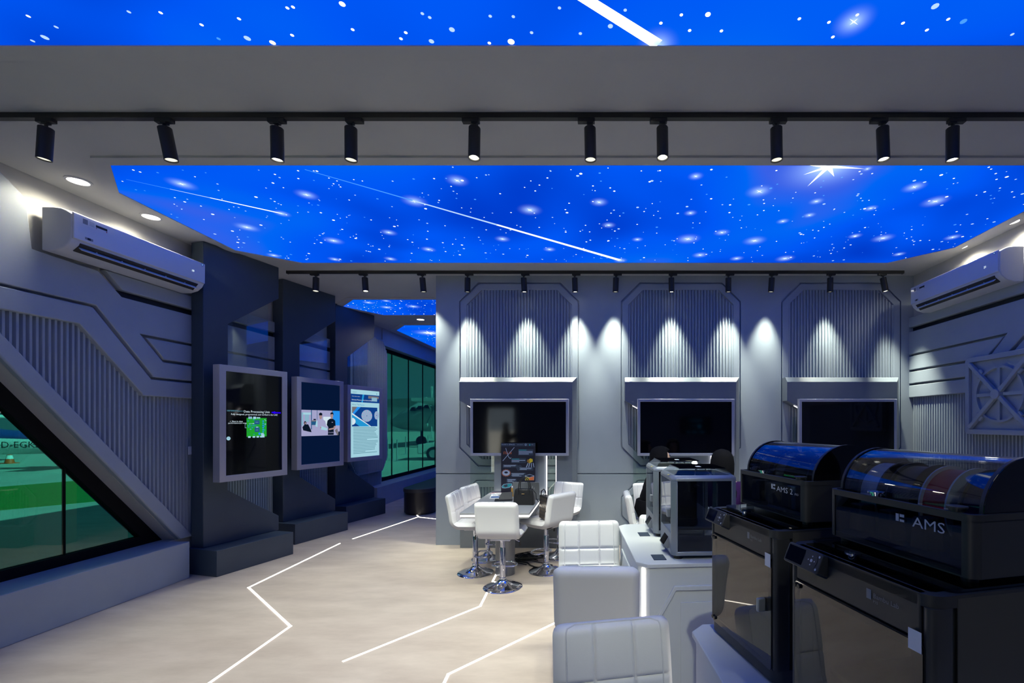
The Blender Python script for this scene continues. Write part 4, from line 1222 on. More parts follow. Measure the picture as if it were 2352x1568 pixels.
def cables():
    random.seed(11)
    for k in range(4):
        x0, y0 = -.945+.035*k, 5.52+.05*(k % 2)
        pts = []
        for i in range(46):
            t = i/45
            r = .16+.05*sin(5*t+k)
            pts.append((r*cos(2*pi*2.3*t+k) + .10*sin(3*t+k), .55*r*sin(2*pi*2.3*t+k) - .02*k, .010 + .05*abs(sin(4.2*pi*t+k))*(1-t) + .004*k))
        pts += [(pts[-1][0]+.1*i+.02*k, pts[-1][1]-.06*i, .009) for i in range(1, 3)]
        b = MB(); b.tube(pts, .0055, 6); o = b.build('power_cable', 'cable', None, loc=(x0, y0, 0), smooth=60)
        tag(o, 'black power cable in the tangle on the floor under the poster table', 'cable', 'tangled cables under the table')
    b = MB(); b.tube([(0,0,.009),(.14,-.05,.009),(.20,-.16,.009),(.32,-.28,.009),(.42,-.33,.012)], .008, 8); b.box((.40,-.36,.003), (.45,-.31,.028)); o = b.build('extension_lead', 'cable', None, loc=(-1.02, 5.42, 0), smooth=50)
    tag(o, 'thick black extension lead end lying on the floor in front of the cable tangle', 'cable')
cables()

# ================================================================== BENCH
def bench():
    root = thing('bench', 'long dark upholstered bench with rounded end under the green window', 'bench', (-3.36, 9.9, 0))
    def stadium(w, l, n=14):
        r = w/2
        return [(r*cos(pi+pi*i/n), -l/2+r+r*sin(pi+pi*i/n)) for i in range(n+1)] + [(r*cos(pi*i/n), l/2-r+r*sin(pi*i/n)) for i in range(n+1)]
    b = MB(); b.prism(stadium(.56, 3.5), 'z', .03, .40); b.build('body', 'leathdark', root, smooth=40)
    b = MB(); b.prism(stadium(.58, 3.52), 'z', .40, .47); b.build('seat_cushion', 'benchtop', root, bevel=.012, seg=3)
    b = MB(); b.prism(stadium(.50, 3.44), 'z', 0, .03); b.build('toe_kick', 'black', root)
bench()

# ================================================================== COUNTERS
def counter(label, ox, oy, rot, W, L, ch, led=True, relief_face=True):
    root = thing('counter', label, 'counter', (ox, oy, 0), rot, 'white counters carrying the printers')
    H = .90
    pl = [(ch,0), (W-ch,0), (W,ch), (W,L-ch), (W-ch,L), (ch,L), (0,L-ch), (0,ch)]
    b = MB(); b.prism(pl, 'z', H-.02, H); b.build('worktop', 'counter', root, bevel=.003)
    ins = .012
    pb = [(ch+ins,ins), (W-ch-ins,ins), (W-ins,ch+ins), (W-ins,L-ch-ins), (W-ch-ins,L-ins), (ch+ins,L-ins), (ins,L-ch-ins), (ins,ch+ins)]
    b = MB(); b.prism(pb, 'z', 0, H-.02); b.build('cabinet_body', 'counter', root)
    for k, (a, e) in enumerate(((pb[7], pb[0]), (pb[5], pb[6]))):
        a, e = Vector(a), Vector(e); d = (e-a).normalized(); n = Vector((d.y, -d.x)); c = (a+e)/2
        b = MB(); q = [c-d*.009, c+d*.009, c+d*.009+n*.006, c-d*.009+n*.006]
        b.prism([tuple(p) for p in q], 'z', .05, H-.03); b.build('light_strip', 'led', root)
    if relief_face:
        # raised panel with slanted upper corner on the near end
        y0 = ins
        pts = [(.05,.03), (.05,.52), (.20,.78), (W-.20,.78), (W-.05,.52), (W-.05,.03)]
        inn = [(.07,.05), (.07,.515), (.21,.755), (W-.21,.755), (W-.07,.515), (W-.07,.05)]
        b = MB(); b.ring(pts, inn, 'y', y0-.012, y0); b.build('relief_frame', 'counter', root, bevel=.003)
        b = MB(); x0, z0, x1, z1 = .235, .08, W-.235, .69
        b.box((x0, y0-.006, z0), (x1, y0, z1)); b.build('cabinet_door', 'counter', root, bevel=.002)
        x0 = ins
        b = MB(); b.ring([(.08,.05),(.08,.60),(.22,.78),(L-.22,.78),(L-.08,.60),(L-.08,.05)], [(.10,.07),(.10,.595),(.23,.76),(L-.23,.76),(L-.10,.595),(L-.10,.07)], 'x', x0-.010, x0); b.build('relief_frame', 'counter', root, bevel=.003)
    return root
CR = radians(4.3)
counter('white counter with glowing corner strips carrying the two small silver printers', .190, 2.415, CR, .66, .97, .055)
counter('near white counter carrying the two large dark printers at the bottom right', .419, .40, CR, .70, 1.30, .055)

# ================================================================== SMALL SILVER PRINTERS
def small_printer(label, loc, rot):
    root = thing('desktop_printer', label, '3d printer', loc, rot, 'small silver printers on the counter')
    W, D, H = .368, .368, .440
    z0 = .022
    c = .026
    pl = [(c,0), (W-c,0), (W,c), (W,D-c), (W-c,D), (c,D), (0,D-c), (0,c)]
    b = MB()
    for cx, cy in ((0,0), (W,0), (W,D), (0,D)):
        sx = 1 if cx == 0 else -1; sy = 1 if cy == 0 else -1; t = .030
        b.prism([(cx+sx*c, cy), (cx+sx*(t+.004), cy), (cx+sx*(t+.004), cy+sy*.012), (cx+sx*.012, cy+sy*(t+.004)), (cx, cy+sy*(t+.004)), (cx, cy+sy*c)], 'z', z0+.015, z0+H-.030)
    i = .03
    inn = [(i+c*.6,i), (W-i-c*.6,i), (W-i,i+c*.6), (W-i,D-i-c*.6), (W-i-c*.6,D-i), (i+c*.6,D-i), (i,D-i-c*.6), (i,i+c*.6)]
    k = .014
    pt = [(c+k*.3,k), (W-c-k*.3,k), (W-k,c+k*.3), (W-k,D-c-k*.3), (W-c-k*.3,D-k), (c+k*.3,D-k), (k,D-c-k*.3), (k,c+k*.3)]
    b.loft([[(p[0],p[1],z0+H-.030) for p in pl], [(p[0],p[1],z0+H-.016) for p in pl], [(p[0],p[1],z0+H) for p in pt], [(p[0],p[1],z0+H) for p in inn], [(p[0],p[1],z0+H-.030) for p in inn]], 0, False)
    b.prism(pl, 'z', z0, z0+.022)
    b.build('frame', 'k_frame', root, bevel=.003)
    b = MB(); b.box((W-.010,.034,z0+.022), (W-.004,D-.034,z0+H-.03)); b.build('side_panel', 'smoke', root)
    b = MB(); b.box((.004,.034,z0+.022), (.010,D-.034,z0+H-.03)); b.build('side_panel', 'smoke', root)
    b = MB(); b.box((.034,D-.012,z0+.022), (W-.034,D-.004,z0+H-.03)); b.build('back_panel', 'black', root)
    b = MB(); b.box((.034,.003,z0+.12), (W-.034,.009,z0+H-.03)); dr = b.build('glass_door', 'clear', root)
    b = MB(); b.box((W-.075,-.016,z0+.205), (W-.045,.003,z0+.250)); b.build('handle', 'k_frame', dr, bevel=.003)
    b = MB(); b.box((.034,.002,z0+.022), (W-.034,.05,z0+.118)); b.build('front_sill', 'k_frame', root, bevel=.003)
    b = MB(); b.T = Matrix.Translation((W-.16,.0,z0+.012)) @ Matrix.Rotation(radians(-32), 4, 'X'); b.box((-.060,-.034,0), (.060,-.004,.085)); sc = b.build('touchscreen_housing', 'k_frame', root, bevel=.003)
    b = MB(); b.T = Matrix.Translation((W-.16,.0,z0+.012)) @ Matrix.Rotation(radians(-32), 4, 'X'); b.rect(-.055,.006,.055,.079,-.0348); b.build('touchscreen', 'screen', sc, recalc=False)
    # lid: clear glass hood
    t = .034
    b = MB(); lo = [(.02,.02), (W-.02,.02), (W-.02,D-.02), (.02,D-.02)]; hi = [(.055,.055), (W-.055,.055), (W-.055,D-.055), (.055,D-.055)]
    b.loft([[(p[0],p[1],z0+H) for p in lo], [(p[0],p[1],z0+H+t) for p in hi]], 0, False); b.build('lid_sides', 'clearsmoke', root)
    b = MB(); b.box((.053,.053,z0+H+t), (W-.053,D-.053,z0+H+t+.004)); b.build('lid_top', 'screen', root)
    b = MB(); b.box((W-.16,.17,z0+H+t+.004), (W-.115,.195,z0+H+t+.0046)); b.build('lid_sticker', 'white', root)
    b = MB(); b.add([(.10,.003,z0+H-.0015),(.118,.003,z0+H-.0015),(.112,.012,z0+H+.0012),(.094,.012,z0+H+.0012)], [(0,1,2,3)])
    for i2, v in enumerate(b.v): b.v[i2] = (W-v[0]+.0, v[1]-.0045, v[2]-.004)
    b.build('warning_sticker', 'yellow', root, recalc=False)
    b = MB(); b.text('K1', .0, .0, .016, 0, 0)
    for i2, v in enumerate(b.v): b.v[i2] = (W-.155+v[0], -.0012, z0+H-.0265+v[2]*.7)
    b.build('model_lettering', 'greysticker', root, recalc=False)
    # inside: bed, gantry, head, hose
    b = MB(); b.box((.05,.05,z0+.13), (W-.05,D-.05,z0+.140)); b.build('print_bed', 'black', root)
    b = MB(); b.box((.036,.15,z0+H-.075), (W-.036,.17,z0+H-.060)); b.box((.20,.13,z0+H-.11), (.255,.19,z0+H-.035)); b.build('print_head', 'black', root, bevel=.003)
    b = MB(); b.tube([(.23,.16,z0+H-.04),(.22,.17,z0+H+.018),(.16,.20,z0+H+.026),(.10,.26,z0+H+.012),(.06,.32,z0+H-.04)], .003, 8); b.build('feed_tube', 'white', root, smooth=60)
    b = MB(); b.cyl((.045,D-.10,z0+.02),(.045,D-.10,z0+H-.05),.006,n=10); b.cyl((W-.045,D-.10,z0+.02),(W-.045,D-.10,z0+H-.05),.006,n=10); b.build('lead_screws', 'chrome', root, smooth=40)
    for cx, cy in ((.045,.045), (W-.045,.045), (W-.045,D-.045), (.045,D-.045)):
        b = MB(); b.lathe([(.0,0),(.026,0),(.026,.006),(.018,.0225),(.0,.0225)], 16, (cx,cy,0), 0, False); b.build('foot', 'black', root, smooth=40)
    return root
small_printer('small silver framed printer with dark side glass, nearer of the two on the counter', (.365, 2.862, .90), radians(-87))
small_printer('small silver framed printer with clear lid, farther of the two on the counter', (.325, 3.365, .90), radians(-87))
# slim dark tray pieces under the tilted displays
for k, (lb, x, y) in enumerate((('flat dark blue card on the counter below the near tilted display', .318, 2.545), ('flat dark blue card on the counter below the far tilted display', .285, 3.075))):
    b = MB(); b.box((-.035,-.05,0), (.035,.05,.003)); o = b.build('card', 'navy', None, loc=(x, y, .90), rot=CR); tag(o, lb, 'card', 'cards by the small printers')
# ================================================================== LARGE DARK PRINTERS WITH SPOOL BOXES
PR = radians(-76.5)
def rrect(x0, y0, x1, y1, r, n=6):
    pts = []
    for cx, cy, a in ((x1-r, y1-r, 0), (x0+r, y1-r, pi/2), (x0+r, y0+r, pi), (x1-r, y0+r, 3*pi/2)):
        for i in range(n): pts.append((cx+r*cos(a+pi/2*i/(n-1)), cy+r*sin(a+pi/2*i/(n-1))))
    return pts
def large_printer(label, loc, near):
    root = thing('enclosed_printer', label, '3d printer', loc, PR, 'large dark printers on the near counter')
    W, D, H = .389, .389, .445
    b = MB()
    pl = rrect(0, 0, W, D, .030)
    # body: bottom tray, posts, sides, back, top frame around a glass
    b.prism(pl, 'z', .012, .050)
    b.ring(rrect(0,0,W,D,.030), rrect(.022,.022,W-.022,D-.022,.012), 'z', H-.022, H)
    for x0, x1 in ((0,.024), (W-.024,W)):
        b.prism(rrect(x0, .0, x1, .052, .0115), 'z', .05, H-.022)
    b.box((.006,.05,.05), (.022,D-.02,H-.02)); b.box((W-.022,.05,.05), (W-.006,D-.02,H-.02)); b.box((.02,D-.022,.05), (W-.02,D-.006,H-.02))
    b.build('body', 'p_dark', root, smooth=35)
    for x in (-.0005, W-.0015):
        b = MB(); b.box((x,.055,.03), (x+.002,D-.03,H-.006)); b.build('side_panel', 'p_side', root)
    b = MB(); b.box((.024,.0,H-.085), (W-.024,.02,H-.0)); fh = b.build('front_header', 'p_dark', root, bevel=.003)
    b = MB(); b.rect(.245,H-.052,.257,H-.032,-.0012,0); b.text('Bambu Lab', .262, H-.046, .0135, -.0012, 0); b.text('P1S', .262, H-.056, .008, -.0012, 0); b.build('header_lettering', 'greysticker', fh, recalc=False)
    b = MB(); b.rect(.345,H-.106,.372,H-.068,-.0052,0); b.build('white_sticker', ['white', 'greysticker'], root, recalc=False)
    b = MB(); b.prism(rrect(.020,.045,W-.016,H-.090,.012), 'y', -.004, .003); dr = b.build('glass_door', 'door', root)
    b = MB(); b.ring(rrect(.018,.043,W-.014,H-.088,.012), rrect(.036,.060,W-.034,H-.106,.012), 'y', -.0005, .006); b.build('door_border', 'black', dr)
    b = MB(); b.box((W-.052,-.030,.205), (W-.040,-.004,.245)); b.build('handle', 'k_frame', dr, bevel=.004)
    for z in (.060, H-.100):
        for x in (.026, .040):
            b = MB(); b.cyl((x,-.009,z), (x,-.004,z), .0055, n=12); b.build('hinge_screw', 'black', dr, smooth=40)
    # control bar with screen and pad, hung over the top left edge
    T = Matrix.Translation((.012,-.004,H-.052)) @ Matrix.Rotation(radians(-24), 4, 'X')
    b = MB(); b.T = T; b.prism(rrect(0,0,.122,.050,.008), 'y', -.030, .006); cb = b.build('control_bar', 'p_dark', root, bevel=.002)
    b = MB(); b.T = T; b.rect(.006,.006,.066,.044,-.0306); b.build('display', 'screen', cb, recalc=False)
    b = MB(); b.T = T; b.disc(.094,.026,.018,-.0312,0,28); b.disc(.094,.026,.004,-.0318,1,12)
    for dx, dz in ((.010,0),(-.010,0),(0,.010),(0,-.010)): b.disc(.094+dx,.026+dz,.0018,-.0318,1,8)
    b.disc(.115,.040,.003,-.0318,1,8); b.disc(.115,.010,.003,-.0318,1,8); b.build('button_pad', ['p_dark', 'silverlogo'], cb, recalc=False)
    # glass lid and its lifting ring
    b = MB(); b.prism(rrect(.006,.050,W-.006,D-.004,.02), 'z', H+.0005, H+.0065); ld = b.build('glass_lid', 'smoke', root)
    b = MB(); b.cyl((.165,.040,H), (.165,.040,H+.012), .011, n=20); b.cyl((.165,.040,H+.012), (.165,.040,H+.016), .018, n=24); b.cyl((.165,.040,H+.016), (.165,.040,H+.0163), .008, n=16); b.build('lid_ring', 'chrome', ld, smooth=40)
    # inside: bed, rods, head
    b = MB(); b.box((.06,.07,.13), (W-.06,D-.06,.142)); b.build('print_bed', 'black', root)
    b = MB(); b.box((.03,.17,H-.075), (W-.03,.19,H-.062)); b.box((.15,.14,H-.12), (.21,.21,H-.05)); b.build('print_head', 'p_side', root)
    b = MB()
    for x in (.05, W-.05): b.cyl((x,D-.06,.05), (x,D-.06,H-.04), .005, n=10)
    b.cyl((W/2,D-.05,.05), (W/2,D-.05,H-.04), .005, n=10); b.build('guide_rods', 'chrome', root, smooth=40)
    if near:
        b = MB()
        for k in range(4): b.box((.20+.008*k,.085+.02*k,.1421), (.34,.098+.02*k,.170-.004*k))
        b.build('printed_blocks', 'natural', root, bevel=.003)
    for cx, cy in ((.04,.04), (W-.04,.04), (W-.04,D-.04), (.04,D-.04)):
        b = MB(); b.cyl((cx,cy,0), (cx,cy,.0125), .018, n=16); b.build('foot', 'black', root, smooth=40)
    return root
PF = [Vector((.398, 1.657, .90)), Vector((.487, 1.172, .90))]
large_printer('large dark printer with smoked glass door, farther of the two on the near counter', PF[0], False)
large_printer('large dark printer nearest the camera at the right, printed white blocks inside', PF[1], True)

def spool_box(label, loc, near):
    root = thing('filament_box', label, 'filament feeder', loc, PR, 'spool boxes on the large printers')
    W, D = .368, .275
    Hb = .130
    b = MB()
    outer = rrect(0,0,W,D,.020); inner = rrect(.010,.010,W-.010,D-.010,.012)
    b.ring(outer, inner, 'z', Hb-.014, Hb); b.prism(rrect(.004,.004,W-.004,D-.004,.018), 'z', .010, .024)
    b.box((.0,.03,.012), (.010,D-.03,Hb-.012)); b.box((W-.010,.03,.012), (W,D-.03,Hb-.012)); b.box((.03,D-.010,.012), (W-.03,D,Hb-.012))
    for cx in (0, W): 
        s = 1 if cx == 0 else -1
        for cy, t in ((0,1), (D,-1)):
            pts = [(cx+s*(.020-.020*cos(a)), cy+t*(.020-.020*sin(a))) for a in [pi/2*i/5 for i in range(6)]]
            ins = [(cx+s*(.020-.010*cos(a)), cy+t*(.020-.010*sin(a))) for a in [pi/2*i/5 for i in range(6)]]
            b.prism([(cx, cy+t*.031)] + pts[0:1] + pts + [(cx+s*.022, cy), (cx+s*.022, cy+t*.010)] + ins[::-1] + [(cx+s*.010, cy+t*.031)], 'z', .012, Hb-.012)
    b.build('box_shell', 'p_dark', root, smooth=35)
    b = MB(); b.box((.02,.002,.014), (W-.02,.006,Hb-.015)); wn = b.build('front_window', 'smoke', root)
    b = MB()
    b.rect(.205,.088,.213,.104,-.0016,0); b.rect(.215,.098,.226,.104,-.0016,0); b.rect(.215,.088,.226,.093,-.0016,0)
    b.text('AMS' if near else 'AMS 2', .245 if near else .233, .084, .030 if near else .024, -.0016, 0, sx=1.25)
    if not near: b.text('PRO', .322, .084, .009, -.0016, 0)
    b.build('lettering', 'silverlogo', wn, recalc=False)
    # inner hubs in front
    for k in range(4):
        x = .055+.087*k
        b = MB(); b.loft([[(x-.020,.03,.03),(x+.022,.03,.03),(x+.022,.075,.03),(x-.020,.075,.03)], [(x-.014,.03,.098),(x+.018,.03,.098),(x+.018,.075,.098),(x-.014,.075,.098)]]); b.build('feeder_unit', 'p_side', root, bevel=.004)
    b = MB(); b.box((.012,.085,.024), (W-.012,D-.012,.105)); b.build('tray', 'black', root)
    # hinged dome: quarter-round smoked cover and two end cheeks
    R = .104; yc = .152; zc = Hb-.002
    def arc(r, n=20, a0=0.0, a1=pi): return [(yc - r*cos(a0+(a1-a0)*i/n)*1.12, zc + r*sin(a0+(a1-a0)*i/n)) for i in range(n+1)]
    o, i_ = arc(R), arc(R-.0035)
    b = MB(); b.prism(o + i_[::-1], 'x', .012, W-.012); dm = b.build('dome_cover', 'domeglass', root, smooth=40)
    for x0, x1 in ((.006,.014), (W-.014,W-.006)):
        b = MB(); b.prism(arc(R+.002), 'x', x0, x1); b.build('end_cheek', 'screen', root)
        b = MB(); b.prism(arc(R+.0025) + arc(R-.004)[::-1], 'x', x0-.001, x0+.006); b.build('dome_rim', 'p_dark', dm, smooth=40)
    # latches
    for x in (.135, .325):
        b = MB(); b.cyl((x,.016,Hb), (x,.016,Hb+.007), .013, n=20); b.cyl((x,.016,Hb+.007), (x,.016,Hb+.010), .018, n=24); b.build('latch', 'chrome' if x < .2 else 'p_dark', root, smooth=40)
    # four spools inside
    cols = ('natural', 'black', 'red', 'purple') if near else ('black', 'p_side', 'natural', 'black')
    for k in range(4):
        x = .025+.087*k
        if not near and k in (2,): continue
        b = MB(); b.cyl((x,yc,.115), (x+.004,yc,.115), .088, n=36, m=0); b.cyl((x+.060,yc,.115), (x+.064,yc,.115), .088, n=36, m=0); b.cyl((x+.004,yc,.115), (x+.060,yc,.115), .080, n=36, m=1)
        sp = b.build('filament_spool', ['black' if cols[k] != 'red' else 'natural', cols[k]], root, smooth=35)
    if not near:
        b = MB(); b.box((.225,.040,.026), (.262,.048,.100)); b.T = None; b.build('desiccant_sachet', 'desiccant', root, bevel=.003)
    for cx, cy in ((.03,.03), (W-.03,.03), (W-.03,D-.03), (.03,D-.03)):
        b = MB(); b.cyl((cx,cy,0), (cx,cy,.0105), .014, n=14); b.build('foot', 'black', root, smooth=40)
    return root
ex = Vector((cos(PR), sin(PR), 0)); ey = Vector((-sin(PR), cos(PR), 0))
TOPZ = .90 + .445 + .0066
for k, (lb, nr) in enumerate((('dark spool box with clear dome on the farther large printer', False), ('dark spool box with dome over white and red spools on the nearest printer', True))):
    p = PF[k] + ex*(.010) + ey*.105
    spool_box(lb, (p.x, p.y, TOPZ), nr)

# ================================================================== SEATED PEOPLE
def skin_body(name, nodes, edges, mat_, parent, sub=2):
    me = bpy.data.meshes.new(name)
    me.from_pydata([n[0] for n in nodes], edges, [])
    me.materials.append(M[mat_])
    o = bpy.data.objects.new(name, me); COL.objects.link(o); o.parent = parent
    sk = o.modifiers.new('skin', 'SKIN'); sk.use_smooth_shade = True
    if not me.skin_vertices: return o
    for i, n in enumerate(nodes):
        d = me.skin_vertices[0].data[i]
        r = n[1]; d.radius = r if isinstance(r, tuple) else (r, r)
        d.use_root = (i == 0)
    s = o.modifiers.new('subdivision', 'SUBSURF'); s.levels = sub; s.render_levels = sub
    return o
def chain(nodes, edges, start, pts):
    k = start
    for p in pts:
        nodes.append(p); edges.append((k, len(nodes)-1)); k = len(nodes)-1
    return k
def seated_person(name_label, loc, rot, top_mat, veil_mat, skirt_mat, lean=.06, arm=(.20, .24), logo=False):
    root = thing('person', name_label, 'person', loc, rot)
    sh = .60
    N = [((0,-.02,sh+.135), (.15,.11))]; E = []
    chest = chain(N, E, 0, [((0,0,sh+.24), (.125,.095)), ((0,lean*.6,sh+.40), (.155,.10))])
    neck = chain(N, E, chest, [((0,lean,sh+.51), (.055,.055)), ((0,lean+.01,sh+.57), (.052,.055))])
    head = chain(N, E, neck, [((0,lean+.035,sh+.635), (.068,.080)), ((0,lean+.03,sh+.71), (.074,.088)), ((0,lean+.02,sh+.765), (.05,.06))])
    chain(N, E, head-1, [((0,lean+.125,sh+.655), (.012,.014))])       # nose
    for s in (-1, 1):
        el = chain(N, E, chest, [((s*.165,lean*.7,sh+.445), (.052,.05)), ((s*.225,lean+.02,sh+.31), (.043,.042)), ((s*arm[0],lean+.13,sh+.245), (.036,.036)), ((s*.14,lean+.25,sh+.235), (.028,.027)), ((s*.11,lean+.33,sh+.225), (.024,.018))])
        for k, (dx, dy, L) in enumerate(((-.030,.045,.8), (-.014,.075,1), (.001,.082,1.05), (.016,.074,1), (.029,.060,.85))):
            x0 = s*.11 - s*0 + dx*.5; y0 = lean+.345
            chain(N, E, el, [((s*.11+dx*.8, lean+.345+dy*.30, sh+.224), .0095), ((s*.11+dx, lean+.345+dy*.75, sh+.214), .0085), ((s*.11+dx, lean+.345+dy, sh+.184), .0070)])
        chain(N, E, 0, [((s*.10,.10,sh+.095), (.085,.080)), ((s*.12,.38,sh+.085), (.062,.060)), ((s*.12,.42,sh-.10), (.052,.052)), ((s*.11,.40,sh-.30), (.036,.038)), ((s*.11,.43,sh-.345), (.034,.030)), ((s*.11,.53,sh-.36), (.030,.022))])
    skin_body('body', N, E, 'skin', root)
    # face details: eyes, mouth
    b = MB()
    for s in (-1, 1): b.lathe([(.0,.006),(.008,.004),(.010,0),(.008,-.004),(.0,-.006)], 10, (s*.030, lean+.112, sh+.700), 0, False)
    b.build('eyes', 'black', root, smooth=60)
    b = MB(); b.tube([(-.022,lean+.108,sh+.622),(0,lean+.116,sh+.620),(.022,lean+.108,sh+.622)], .005, 6); b.build('lips', 'skin', root, smooth=60)
    # top / abaya: same skeleton, fuller
    N = [((0,-.02,sh+.15), (.175,.135))]; E = []
    chest = chain(N, E, 0, [((0,0,sh+.24), (.15,.12)), ((0,lean*.6,sh+.39), (.175,.122)), ((0,lean*.9,sh+.475), (.10,.08))])
    for s in (-1, 1):
        chain(N, E, chest-1, [((s*.165,lean*.7,sh+.440), (.070,.066)), ((s*.23,lean+.02,sh+.31), (.064,.060)), ((s*(arm[0]+.005),lean+.12,sh+.25), (.056,.054)), ((s*.15,lean+.22,sh+.24), (.046,.044))])
        if skirt_mat is None: pass
    top = skin_body('top' if skirt_mat != top_mat else 'abaya', N, E, top_mat, root)
    # skirt draped over the lap to the floor
    b = MB(); R = []
    for (y, z, rx, ry) in ((-.02,sh+.22,.165,.13), (0,sh+.12,.20,.17), (.10,sh+.075,.235,.25), (.19,sh-.02,.235,.30), (.24,sh-.15,.225,.26), (.27,sh-.30,.235,.24), (.28,sh-.40,.26,.25), (.28,sh-.43,.255,.245)):
        R.append([(rx*cos(2*pi*i/40)*(1+.03*sin(7*2*pi*i/40)), y+ry*sin(2*pi*i/40)*(1+.03*sin(9*2*pi*i/40)), z) for i in range(40)])
    b.loft(R); b.build('skirt', skirt_mat or 'blackcloth', root, smooth=60)
    # head covering: shell round the head, open at the face, falling on the shoulders
    b = MB(); R = []
    prof = [(.90,.010,.02), (.885,.055,.065), (.86,.085,.10), (.82,.104,.118), (.76,.112,.122), (.69,.112,.118), (.63,.108,.108), (.58,.112,.105), (.54,.135,.118), (.50,.150,.135), (.46,.152,.140), (.43,.148,.138)]
    for zf, rx, ry in prof:
        z = sh + zf - .095
        cy = lean - .005 if zf > .60 else lean*.75
        ring = []
        for i in range(40):
            a = 2*pi*i/40
            x = rx*cos(a); y = ry*sin(a)
            if .60 < zf < .85 and sin(a) > .55: y = min(y, .045)     # opening in front of the face
            ring.append((x, cy+y*(1.0)+ .02*(1 if zf > .6 else 0), z + (.012*sin(6*a) if zf < .45 else 0)))
        R.append(ring)
    b.loft(R, 0, False); b.build('head_covering', veil_mat, root, smooth=70)
    if logo:
        b = MB(); n = 22
        def arcpts(cx, cz, r, a0, a1): return [(cx+r*cos(a0+(a1-a0)*i/n), cz+r*sin(a0+(a1-a0)*i/n)) for i in range(n+1)]
        line = arcpts(0,.018,.020,.4,pi*1.5) + arcpts(0,-.020,.018,pi/2,-pi*.9)
        b.tube([(.155+x, lean*.6-.130, sh+.385+z) for x, z in line], .0055, 6); b.build('white_emblem', 'white', root, smooth=60)
    return root
seated_person('person in a black abaya and head covering seated left of the far table', (.53, 4.97, 0), face(1, .12), 'blackcloth', 'blackcloth', 'blackcloth', lean=.10)
seated_person('person in a purple top and black head covering seated with back to the camera', (1.165, 4.33, 0), face(-.05, 1), 'purple', 'blackcloth', 'blackcloth', lean=.04, logo=True)

def standing_person():
    root = thing('person', 'person in a long dark robe standing by the rear doorway, reflected in the left television', 'person', (-3.02, -2.45, 0), face(1, .3))
    N = [((0,0,.92), (.13,.10))]; E = []
    chest = chain(N, E, 0, [((0,0,1.10), (.115,.09)), ((0,.01,1.28), (.14,.095))])
    neck = chain(N, E, chest, [((0,.02,1.40), (.055,.055)), ((0,.03,1.45), (.05,.055))])
    chain(N, E, neck, [((0,.055,1.52), (.068,.078)), ((0,.05,1.595), (.072,.085)), ((0,.04,1.645), (.05,.06))])
    for s in (-1, 1):
        el = chain(N, E, chest, [((s*.16,.01,1.33), (.05,.05)), ((s*.20,.06,1.10), (.042,.042)), ((s*.13,.22,1.24), (.034,.034)), ((s*.05,.30,1.32), (.026,.026)), ((s*.035,.33,1.36), (.022,.018))])
        for dx, dz in ((-.028,.03), (-.012,.065), (.002,.07), (.015,.062), (.027,.05)):
            chain(N, E, el, [((s*.035+dx*.8,.345,1.365+dz*.5), .0095), ((s*.035+dx,.345,1.365+dz), .0080)])
        chain(N, E, 0, [((s*.09,.01,.86), (.085,.085)), ((s*.09,.03,.48), (.058,.058)), ((s*.09,.0,.10), (.036,.038)), ((s*.09,.11,.035), (.034,.026))])
    skin_body('body', N, E, 'skin', root)
    b = MB(); R = []
    for z, rx, ry in ((1.36,.10,.08), (1.30,.185,.12), (1.12,.17,.135), (.92,.19,.155), (.55,.22,.19), (.08,.27,.25), (.05,.265,.245)):
        R.append([(rx*cos(2*pi*i/36)*(1+.02*sin(8*2*pi*i/36)), .01+ry*sin(2*pi*i/36), z) for i in range(36)])
    b.loft(R); b.build('robe', 'blackcloth', root, smooth=60)
    for s in (-1, 1):
        b = MB(); b.tube([(s*.155,.01,1.30),(s*.205,.06,1.10),(s*.135,.215,1.235),(s*.07,.285,1.305)], [.072,.064,.056,.05], 14); b.build('sleeve', 'blackcloth', root, smooth=60)
    b = MB(); R = []
    for z, rx, ry in ((1.69,.012,.012), (1.675,.06,.065), (1.64,.092,.105), (1.58,.105,.118), (1.51,.102,.112), (1.45,.105,.10), (1.40,.135,.115), (1.32,.165,.13), (1.26,.16,.13)):
        R.append([(rx*cos(2*pi*i/36), .025 + (min(ry*sin(2*pi*i/36), .05) if 1.47 < z < 1.62 and sin(2*pi*i/36) > .5 else ry*sin(2*pi*i/36)), z) for i in range(36)])
    b.loft(R, 0, False); b.build('head_covering', 'blackcloth', root, smooth=70)
    b = MB(); b.box((-.038,.352,1.36), (.038,.361,1.50)); b.build('phone', 'screen', root, bevel=.004)
standing_person()

# ================================================================== OUTSIDE THE GREEN WINDOWS
GZ = -.10
b = MB(); b.box((-120,-40,GZ-.2), (-4.95,140,GZ)); b.box((-120,-90,GZ-.2), (80,-40,GZ)); b.box((-4.95,-40,GZ-.2), (80,-3.35,GZ)); struct(b.build('ground', 'tarmac'))
def G(px, py):
    p = onz(px, py, GZ); return (p.x, p.y)
def gq(name, label, cat, pts, m, z=.006):
    b = MB(); c = pts[0]
    b.prism([(p[0]-c[0], p[1]-c[1]) for p in pts], 'z', 0, z); o = b.build(name, m, None, loc=(c[0], c[1], GZ)); o['kind'] = 'stuff'; o['label'] = label; o['category'] = cat
g0 = Vector(G(0,1118)); g1 = Vector(G(190,1103)); g2 = Vector(G(240,1149.5)); g3 = Vector(G(0,1172))
e1 = (g1-g0)
gq('turf_strip', 'green turf strip on the sunlit concrete outside the left window', 'grass', [tuple(g0-e1*4), tuple(g0+e1*3.0), tuple(g3+(g2-g3)*3.4), tuple(g3-(g2-g3)*4)], 'grass')

